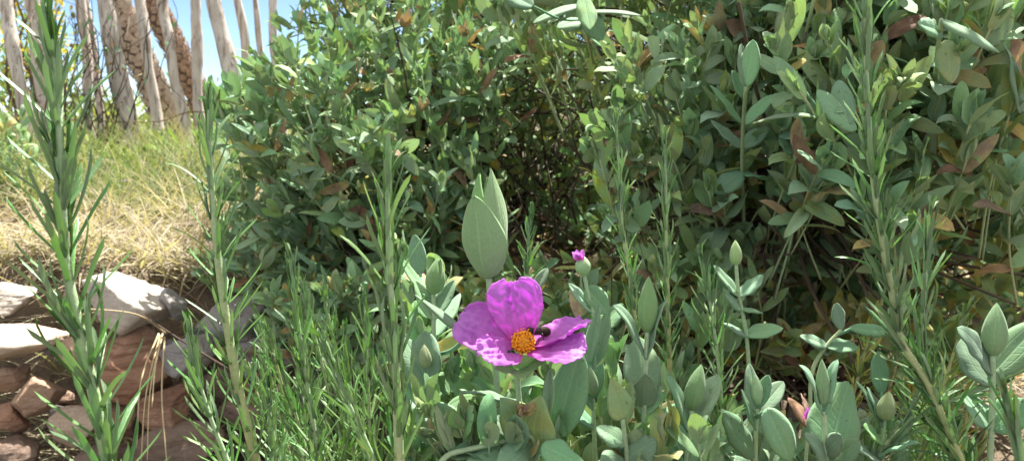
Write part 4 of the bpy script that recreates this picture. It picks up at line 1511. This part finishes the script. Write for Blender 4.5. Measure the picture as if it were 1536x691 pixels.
s.leaf((882, 20), (905, 60), .6, 34, face=(-.2, .4, .9))
s.leaf((884, 18), (962, 24), .6, 28, face=(0, .9, .4), c1=.3)
s.leaf((870, 10), (800, 35), .6, 30, face=(.1, .9, .4), c1=.3)
s.leaf((875, 0), (885, 45), .59, 30, face=(.2, .2, 1), age=.1)
s.leaf((884, 50), (930, 95), .63, 30, face=(0, .8, .6), c1=.2)
s.leaf((880, 60), (925, 48), .61, 22, face=(0, .8, .5), age=.75)
s.leaf((935, 100), (942, 122), .61, 16, face=(.1, .2, 1), age=.74)
s.leaf((800, 10), (752, -14), .56, 40, face=(.1, .6, .8))
s = Shoot('low shoot with pairs of flat leaves over dark soil left of the right rosemary', base_at(1250, 600, .46), group='felted cistus shoots in front of the broad leaved shrub')
s.stem([(1262, 494), (1245, 512), (1225, 540), (1215, 640)], .46, .0013, .001, .1)
s.leaf((1272, 490), (1254, 454), .46, 26, face=(.4, .4, .8))
s.leaf((1274, 492), (1336, 498), .46, 24, face=(-.1, .8, .6), c1=.15)
s.leaf((1238, 516), (1200, 504), .46, 28, face=(.2, .7, .6), c1=.2)
s.leaf((1240, 520), (1288, 522), .455, 28, face=(-.1, .75, .6), c1=.15)

# dense filling growth of the same plant at the bottom
r = np.random.default_rng(300)
polyF = [(590, 560), (640, 470), (730, 560), (870, 540), (960, 560), (1090, 590), (1210, 620), (1330, 640), (1450, 640), (1450, 760), (600, 760)]
tipsF = sample_region(polyF, 190, lambda x, y: .385 + .0004 * abs(x - 850) * .3, 301, .029, .0115, (3, 5), .02, .16, db=(0, -.2, .35), agesd=.05)
shrub('cistus_plant', 'low bed of grey green felted leaves crowding round the foot of the flower', on_ground(.03, .47), tipsF, P(850, 760, .5), 303, 95, 6, 'leaf', 0, group=None, limb_r=.002)
tipsN = sample_region([(600, 600), (700, 590), (760, 640), (900, 650), (1100, 630), (1130, 760), (600, 760)], 46, lambda x, y: .30, 321, .021, .0095, (4, 5), .02, .06, db=(0, -.15, .3), agesd=.08)
shrub('cistus_plant', 'close low tuft of small woolly grey green leaves along the bottom edge under the flower', on_ground(.04, .33), tipsN, P(850, 800, .36), 323, 46, 5, 'leaf', 0, group=None, limb_r=.0015)
tipsG = sample_region([(860, 440), (950, 400), (1080, 430), (1120, 560), (1000, 560), (870, 540)], 16, lambda x, y: .58, 311, .034, .0125, (3, 4), .03, .2, db=(0, -.2, .3))
tipsG += sample_region([(600, 380), (690, 420), (680, 560), (600, 540)], 12, lambda x, y: .44, 312, .026, .0105, (3, 4), .02, .1, db=(0, -.2, .4))
shrub('cistus_plant', 'young shaded cistus growth in the gap under the shrubs behind the flower', on_ground(.10, .72), tipsG, P(850, 700, .7), 313, 28, 6, 'leaf', 60, twig_c=P(980, 500, .75), twig_r=(.15, .12, .06), group=None, limb_r=.002)

# ------------------------------------------------------------------ the magenta flower
FD = .31
FC = P(785, 527, FD)                                   # receptacle
FAX = nrm(cv((.0, .84, .55)))
fa = Acc()
rec = Acc()
tt = np.linspace(0, 1, 10)
ph = np.linspace(0, 2 * PI, 25)
fx = nrm(np.cross(FAX, FWD))
fy = np.cross(FAX, fx)
p0 = P(776, 554, FD)
ax0 = nrm(FC - p0)
x0_ = nrm(np.cross(ax0, FWD))
y0_ = np.cross(ax0, x0_)
v = p0 + (tt * np.linalg.norm(FC - p0))[:, None, None] * ax0 + (.0011 + .0048 * tt ** .7)[:, None, None] * (np.cos(ph)[None, :, None] * x0_ + np.sin(ph)[None, :, None] * y0_)
rec.add(v, grid_faces(9, 24), None, .0, .5)
flower = rec.build('flower', M['sepal'], sf.o)
lv = Leaves()
for k in range(5):
    a_ = k / 5 * 2 * PI + .5
    R = math.cos(a_) * fx + math.sin(a_) * fy
    lv.add(p0 + R * .001 + ax0 * .001, nrm(R + FAX * .45), nrm(FAX - R * .45), .0105, .0085, c1=.1, fold=.12, wave=.04, age=0, rnd=.5)
a = Acc()
lv.flush(a, 6, 10, prof_ovate)
a.build('calyx', M['sepal'], flower)


def petal(tip, side, W, bend, cup, seed, crum=1.0, split=.68, notch=.05, fold=None, name='petal'):
    """tip, side: (right, up, toward eye) in photo pixels at the flower's distance"""
    rr = np.random.default_rng(seed)
    k = FD / FPX
    D = cv(tip) * k
    L = np.linalg.norm(D)
    D = D / L
    S = cv(side)
    S = nrm(S - D * (S @ D))
    N = np.cross(D, S)
    if N @ FAX < 0:
        N = -N
    nv, nu = 56, 60
    t = np.linspace(0, 1, nv + 1)
    u = np.linspace(-1, 1, nu + 1)
    T, U = np.meshgrid(t, u, indexing='ij')
    wp = np.where(T < split, .13 + .87 * np.sin(PI / 2 * (T / split)) ** 1.15, np.sqrt(np.clip(1 - ((T - split) / (1.02 - split)) ** 2.2, 0, 1)))
    # rounded irregular outline
    o = rr.uniform(-50, 50, 3)
    ed = np.array([mnoise.noise(Vector((q * 2.2 + o[0], o[1], 0))) for q in np.linspace(-1, 1, nu + 1)])
    X = U * wp * W * k
    Yl = T * L * (1 + (.07 * ed[None] - notch * np.exp(-(U / .25) ** 2)) * T ** 3)
    be = bend * T
    # curvature along the petal
    yy = Yl * np.cos(be * .5)
    zz = Yl * np.sin(be * .5) + cup * L * (U * wp) ** 2 * .35
    if fold is not None:
        u0, hgt = fold
        zz = zz + hgt * k * np.exp(-((U - u0) / .18) ** 2) * np.sin(PI * np.clip(T, 0, 1)) ** .6
    cr = np.zeros_like(T)
    cx_ = np.zeros_like(T)
    for i in range(nv + 1):
        for j in range(nu + 1):
            q = Vector((X[i, j] / k / 26 + o[0], Yl[i, j] / k / 30 + o[1], o[2]))
            a1 = mnoise.noise(q)
            a2 = 1 - 2 * abs(mnoise.noise(q * 2.1 + Vector((3, 7, 1))))
            a3 = 1 - 2 * abs(mnoise.noise(q * 4.6))
            rv = Vector((U[i, j] * 3.2 + o[1], T[i, j] * .7 + o[0], 1))       # creases running out from the base
            a4 = 1 - 2 * abs(mnoise.noise(rv))
            cr[i, j] = 3.6 * a1 + 2.6 * a2 + .45 * a3 + 2.6 * a4
            cx_[i, j] = mnoise.noise(q * 1.4 + Vector((11, 2, 5)))
    amp = (.12 + .95 * T ** .8 + .5 * np.abs(U) ** 3 * T) * crum
    zz = zz + cr * amp * k * 1.5
    X = X + cx_ * amp * k * 3.0
    pts = FC + X[..., None] * S + yy[..., None] * D + zz[..., None] * N + FAX * .001
    a = Acc()
    a.add(pts, grid_faces(nv, nu), np.stack([U * .5 + .5, T], -1), 0, rr.uniform())
    ob = a.build(name, M['petal'], flower)
    so = ob.modifiers.new('thickness', 'SOLIDIFY')
    so.thickness = .00022
    so.offset = 0
    return ob


petal((-8, 100, -30), (1, .05, .25), 43, .30, .35, 401, 1.25, notch=.0)                # upright at the back
petal((-100, 36, -26), (.25, .85, -.6), 40, .05, .40, 402, 1.2, notch=.03, fold=(-.2, 5))   # left
petal((-64, -10, 46), (.40, -.48, .64), 37, .10, .30, 403, 1.15, fold=(-.55, 10), notch=.02)     # front left
petal((98, 38, -22), (.30, .30, -.90), 42, -.05, .15, 404, 1.0, notch=-.06)         # right
petal((88, -6, 46), (-.32, -.32, .80), 44, .12, .20, 405, .95, notch=-.03)            # front right

# dome of stamens: filaments with anthers
st = Acc()
r = np.random.default_rng(410)
an = Acc()
DC = FC + FAX * .0042


def ball(acc, c, rad_, ax, el=1.0, n=6, m=4):
    t_ = np.linspace(0, PI, m + 1)
    p_ = np.linspace(0, 2 * PI, n + 1)
    X = nrm(np.cross(ax, [.3, .5, .8]))
    Y = np.cross(ax, X)
    v_ = c + rad_ * (np.cos(t_)[:, None, None] * el * ax + np.sin(t_)[:, None, None] * (np.cos(p_)[None, :, None] * X + np.sin(p_)[None, :, None] * Y))
    acc.add(v_, grid_faces(m, n), None, 0, .5)


core = Acc()
ball(core, DC, .0030, FAX, 1.2, 20, 14)
co = core.build('stamens', M['filament'], flower)
for i in range(230):
    z = 1 - 1.35 * (i + .5) / 230
    a_ = i * 2.39996
    q = math.sqrt(max(0, 1 - z * z))
    d_ = nrm(q * math.cos(a_) * fx + q * math.sin(a_) * fy + z * FAX + r.normal(size=3) * .05)
    e = DC + d_ * (.0041 + r.normal() * .00040) * (1 + .28 * max(z, 0))
    tube(st, [DC + d_ * .0024, e], .00011, 4)
    ball(an, e, .00038, nrm(d_ + r.normal(size=3) * .6), 1.35, 6, 4)
st.build('filament', M['filament'], flower)
an.build('anther', M['anther'], flower)
ps = Acc()
tube(ps, [DC + FAX * .0044, DC + FAX * .0060], .00032, 6)
ball(ps, DC + FAX * .0060, .0006, FAX, .7, 10, 6)
ps.build('pistil', M['anther'], flower)

# ------------------------------------------------------------------ insects
BC = P(803, 494, FD + .0005)
bee = thing('bee', 'small dark bee feeding at the right side of the orange stamens', 'bee', BC)
bx = nrm(cv((.75, -.12, -.5)))                          # towards the tail
bz = nrm(cv((.25, .95, .2)))
bz = nrm(bz - bx * (bz @ bx))
by = np.cross(bz, bx)


def ellipsoid(acc, c, ax, lx, ly, lz, X=None, n=20, m=14, ribs=0):
    t_ = np.linspace(0, PI, m + 1)
    p_ = np.linspace(0, 2 * PI, n + 1)
    g = 1 + ribs * np.cos(t_ * 10)
    v_ = c + lx * np.cos(t_)[:, None, None] * bx + (g * np.sin(t_))[:, None, None] * (ly * np.cos(p_)[None, :, None] * by + lz * np.sin(p_)[None, :, None] * bz)
    acc.add(v_, grid_faces(m, n), None, 0, .5)


a = Acc()
ellipsoid(a, BC, bx, .0026, .0022, .0022)
ellipsoid(a, BC - bx * .0028 - bz * .0004, bx, .0011, .0014, .0013)
bb = a.build('body', M['bee'], bee)
a = Acc()
ellipsoid(a, BC + bx * .0045 - bz * .0004, bx, .0032, .0021, .0020, ribs=.05)
a.build('abdomen', M['bee_hair'], bee)
a = Acc()
for i in range(260):
    d_ = nrm(r.normal(size=3))
    q = BC + d_ * .0021
    tube(a, [q, q + d_ * .0007 + r.normal(size=3) * .0002], [.00006, .00002], 3, cap=False)
a.build('fuzz', M['bee_hair'], bee)
for sgn in (-1, 1):
    lv = Leaves()
    lv.add(BC + bz * .0014 + by * sgn * .0007, nrm(bx * .85 + by * sgn * .45 + bz * .18), bz, .0062, .0022, fold=0, rev=0, rnd=.5)
    a = Acc()
    lv.flush(a, 4, 8, prof_spat)
    a.build('wing', M['wing'], bee)
    a = Acc()
    tube(a, spline([BC - bx * .0036 + by * sgn * .0004, BC - bx * .0046 + by * sgn * .0009 + bz * .0008, BC - bx * .0058 + by * sgn * .0012], 8), .00012, 5)
    a.build('antenna', M['black'], bee)
    for k in (-.0012, .0003, .0016):
        a = Acc()
        q = BC + bx * k + by * sgn * .0010 - bz * .0010
        tube(a, spline([q, q + by * sgn * .0016 + bz * .0002 + bx * k * .5, q + by * sgn * .0022 - bz * .0022 + bx * k], 8), .00016, 5)
        a.build('leg', M['black'], bee)

KC = P(769, 529, FD - .004)
kb = thing('beetle', 'tiny black beetle at the lower left of the orange stamens', 'beetle', KC)
bx, bz = nrm(cv((-.8, .3, .3))), nrm(cv((.2, .8, .5)))
bz = nrm(bz - bx * (bz @ bx))
by = np.cross(bz, bx)
a = Acc()
ellipsoid(a, KC, bx, .0017, .0011, .0010)
a.build('shell', M['black'], kb)
a = Acc()
ellipsoid(a, KC + bx * .0018 - bz * .0001, bx, .0007, .0008, .0007)
a.build('head', M['black'], kb)
for sgn in (-1, 1):
    for k in (-.0009, 0., .0009):
        a = Acc()
        q = KC + bx * k + by * sgn * .0008 - bz * .0005
        tube(a, spline([q, q + by * sgn * .0009 + bz * .0002, q + by * sgn * .0013 - bz * .0009], 6), .00010, 4)
        a.build('leg', M['black'], kb)

# lilac wildflower in the grass
q = P(186, 273, 1.7)
g = on_ground(q[0], q[1])
t = thing('wildflower', 'small lilac wildflower in the dry grass below the fence', 'wildflower', g)
a = Acc()
tube(a, spline([g, (g + q) / 2 + [.01, 0, 0], q], 10), .0010, 5, age=.1)
a.build('stem', M['stem'], t)
lv = Leaves()
for k in range(26):
    a_ = k * 2.4
    R = np.array([math.cos(a_), math.sin(a_), .25 + .5 * (k / 26)])
    lv.add(q, nrm(R), np.array([-R[0] * .4, -R[1] * .4, 1]), .016 - .006 * k / 26, .006, c1=.3, fold=.2, wave=.05, rnd=r.uniform())
mm, nt = mat('lilac_petal')
g_ = NT(nt)
g_.out(g_.mix(g_.noise(120), (.50, .32, .62), (.62, .45, .70)), .7, None, .1, .35)
a = Acc()
lv.flush(a, 2, 5, prof_spat)
a.build('flower_head', mm, t)

# low grey green herb at the left edge behind the tall rosemary
r = np.random.default_rng(501)
for nm_, px_, n_, sd_, lb_ in (('weed', [(60, 205), (190, 215), (200, 275), (80, 290)], 40, 511, 'leafy green weeds at the foot of the stakes behind the tall rosemary'),
                               ('weed', [(205, 205), (330, 190), (330, 270), (225, 285)], 36, 512, 'leafy green weeds at the foot of the stakes left of the shrub')):
    c_ = P(px_[0][0] + 60, 250, 2.0)
    g_0 = on_ground(c_[0], c_[1])
    shrub(nm_, lb_, g_0, sample_region(px_, n_, lambda x, y: 1.9, sd_, .05, .008, (3, 5), .12, .35, db=(0, -.1, .5), agesd=.12), g_0 + [0, 0, .05], sd_ + 20, 0, 5, 'far', 0, group='weeds in front of the fence', limb_r=.0025)
hr = on_ground(-1.12, 1.72)
tipsH = sample_region([(-180, 180), (40, 175), (75, 240), (60, 330), (-180, 360)], 70, lambda x, y: 1.55, 502, .045, .011, (3, 5), .05, .3, db=(0, -.1, .2))
shrub('grey_herb', 'low grey green herb at the left edge in front of the fence', hr, tipsH, hr + [0, 0, .1], 503, 20, 6, 'leaf_bg', 0, group=None, limb_r=.003)

# ------------------------------------------------------------------ light, sky, camera
SUN_EL, SUN_AZ = rad(62), rad(22)                       # azimuth from the view axis towards the right
to_sun = Vector((math.sin(SUN_AZ) * math.cos(SUN_EL), math.cos(SUN_AZ) * math.cos(SUN_EL), math.sin(SUN_EL)))
sun = bpy.data.objects.new('sun', bpy.data.lights.new('sun', 'SUN'))
sun.data.energy = 5.0
sun.data.angle = rad(.53)
sun.data.color = (1, .955, .88)
sun.rotation_euler = to_sun.to_track_quat('Z', 'Y').to_euler()
sun.location = (3, 1, 4)
COL.objects.link(sun)

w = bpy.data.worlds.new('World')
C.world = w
w.use_nodes = True
nt = w.node_tree
nt.nodes.clear()
sky = nt.nodes.new('ShaderNodeTexSky')
sky.sky_type = 'NISHITA'
sky.sun_disc = False
sky.sun_elevation = SUN_EL
sky.sun_rotation = SUN_AZ
sky.altitude = 300
sky.air_density = .6
sky.dust_density = 0
sky.ozone_density = 6.0
bg = nt.nodes.new('ShaderNodeBackground')
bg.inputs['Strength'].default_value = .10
wo = nt.nodes.new('ShaderNodeOutputWorld')
gw = NT(nt)
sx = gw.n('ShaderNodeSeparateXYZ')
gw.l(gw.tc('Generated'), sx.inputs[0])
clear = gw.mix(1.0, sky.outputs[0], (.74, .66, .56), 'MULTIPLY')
fill_cloud = gw.noise(2.2, 5, .6, gw.tc('Generated'), .6)                # unseen bright cloud overhead, added as neutral fill light; clear blue lower down
cov = gw.math('MULTIPLY', gw.mr(sx.outputs[2], .20, .50, 0, 1), gw.mr(fill_cloud, .25, .6, .55, 1))
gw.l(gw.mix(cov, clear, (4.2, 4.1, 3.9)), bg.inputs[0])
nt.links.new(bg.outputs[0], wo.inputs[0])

cam = bpy.data.objects.new('camera', bpy.data.cameras.new('camera'))
cam.location = Vector(CAM)
cam.rotation_euler = (PI / 2 - PITCH, 0, 0)
cam.data.sensor_width = 36
cam.data.lens = FPX / 1536 * 36
cam.data.clip_start = .01
cam.data.clip_end = 3000
cam.data.dof.use_dof = True
cam.data.dof.focus_distance = .36
cam.data.dof.aperture_fstop = 26
COL.objects.link(cam)
C.camera = cam

C.view_settings.view_transform = 'Standard'
C.view_settings.look = 'None'
C.view_settings.gamma = 1
C.view_settings.exposure = 1.9
C.render.engine = 'CYCLES'
C.cycles.use_denoising = True
C.cycles.max_bounces = 8
C.cycles.diffuse_bounces = 5
C.cycles.transmission_bounces = 5
C.cycles.transparent_max_bounces = 6
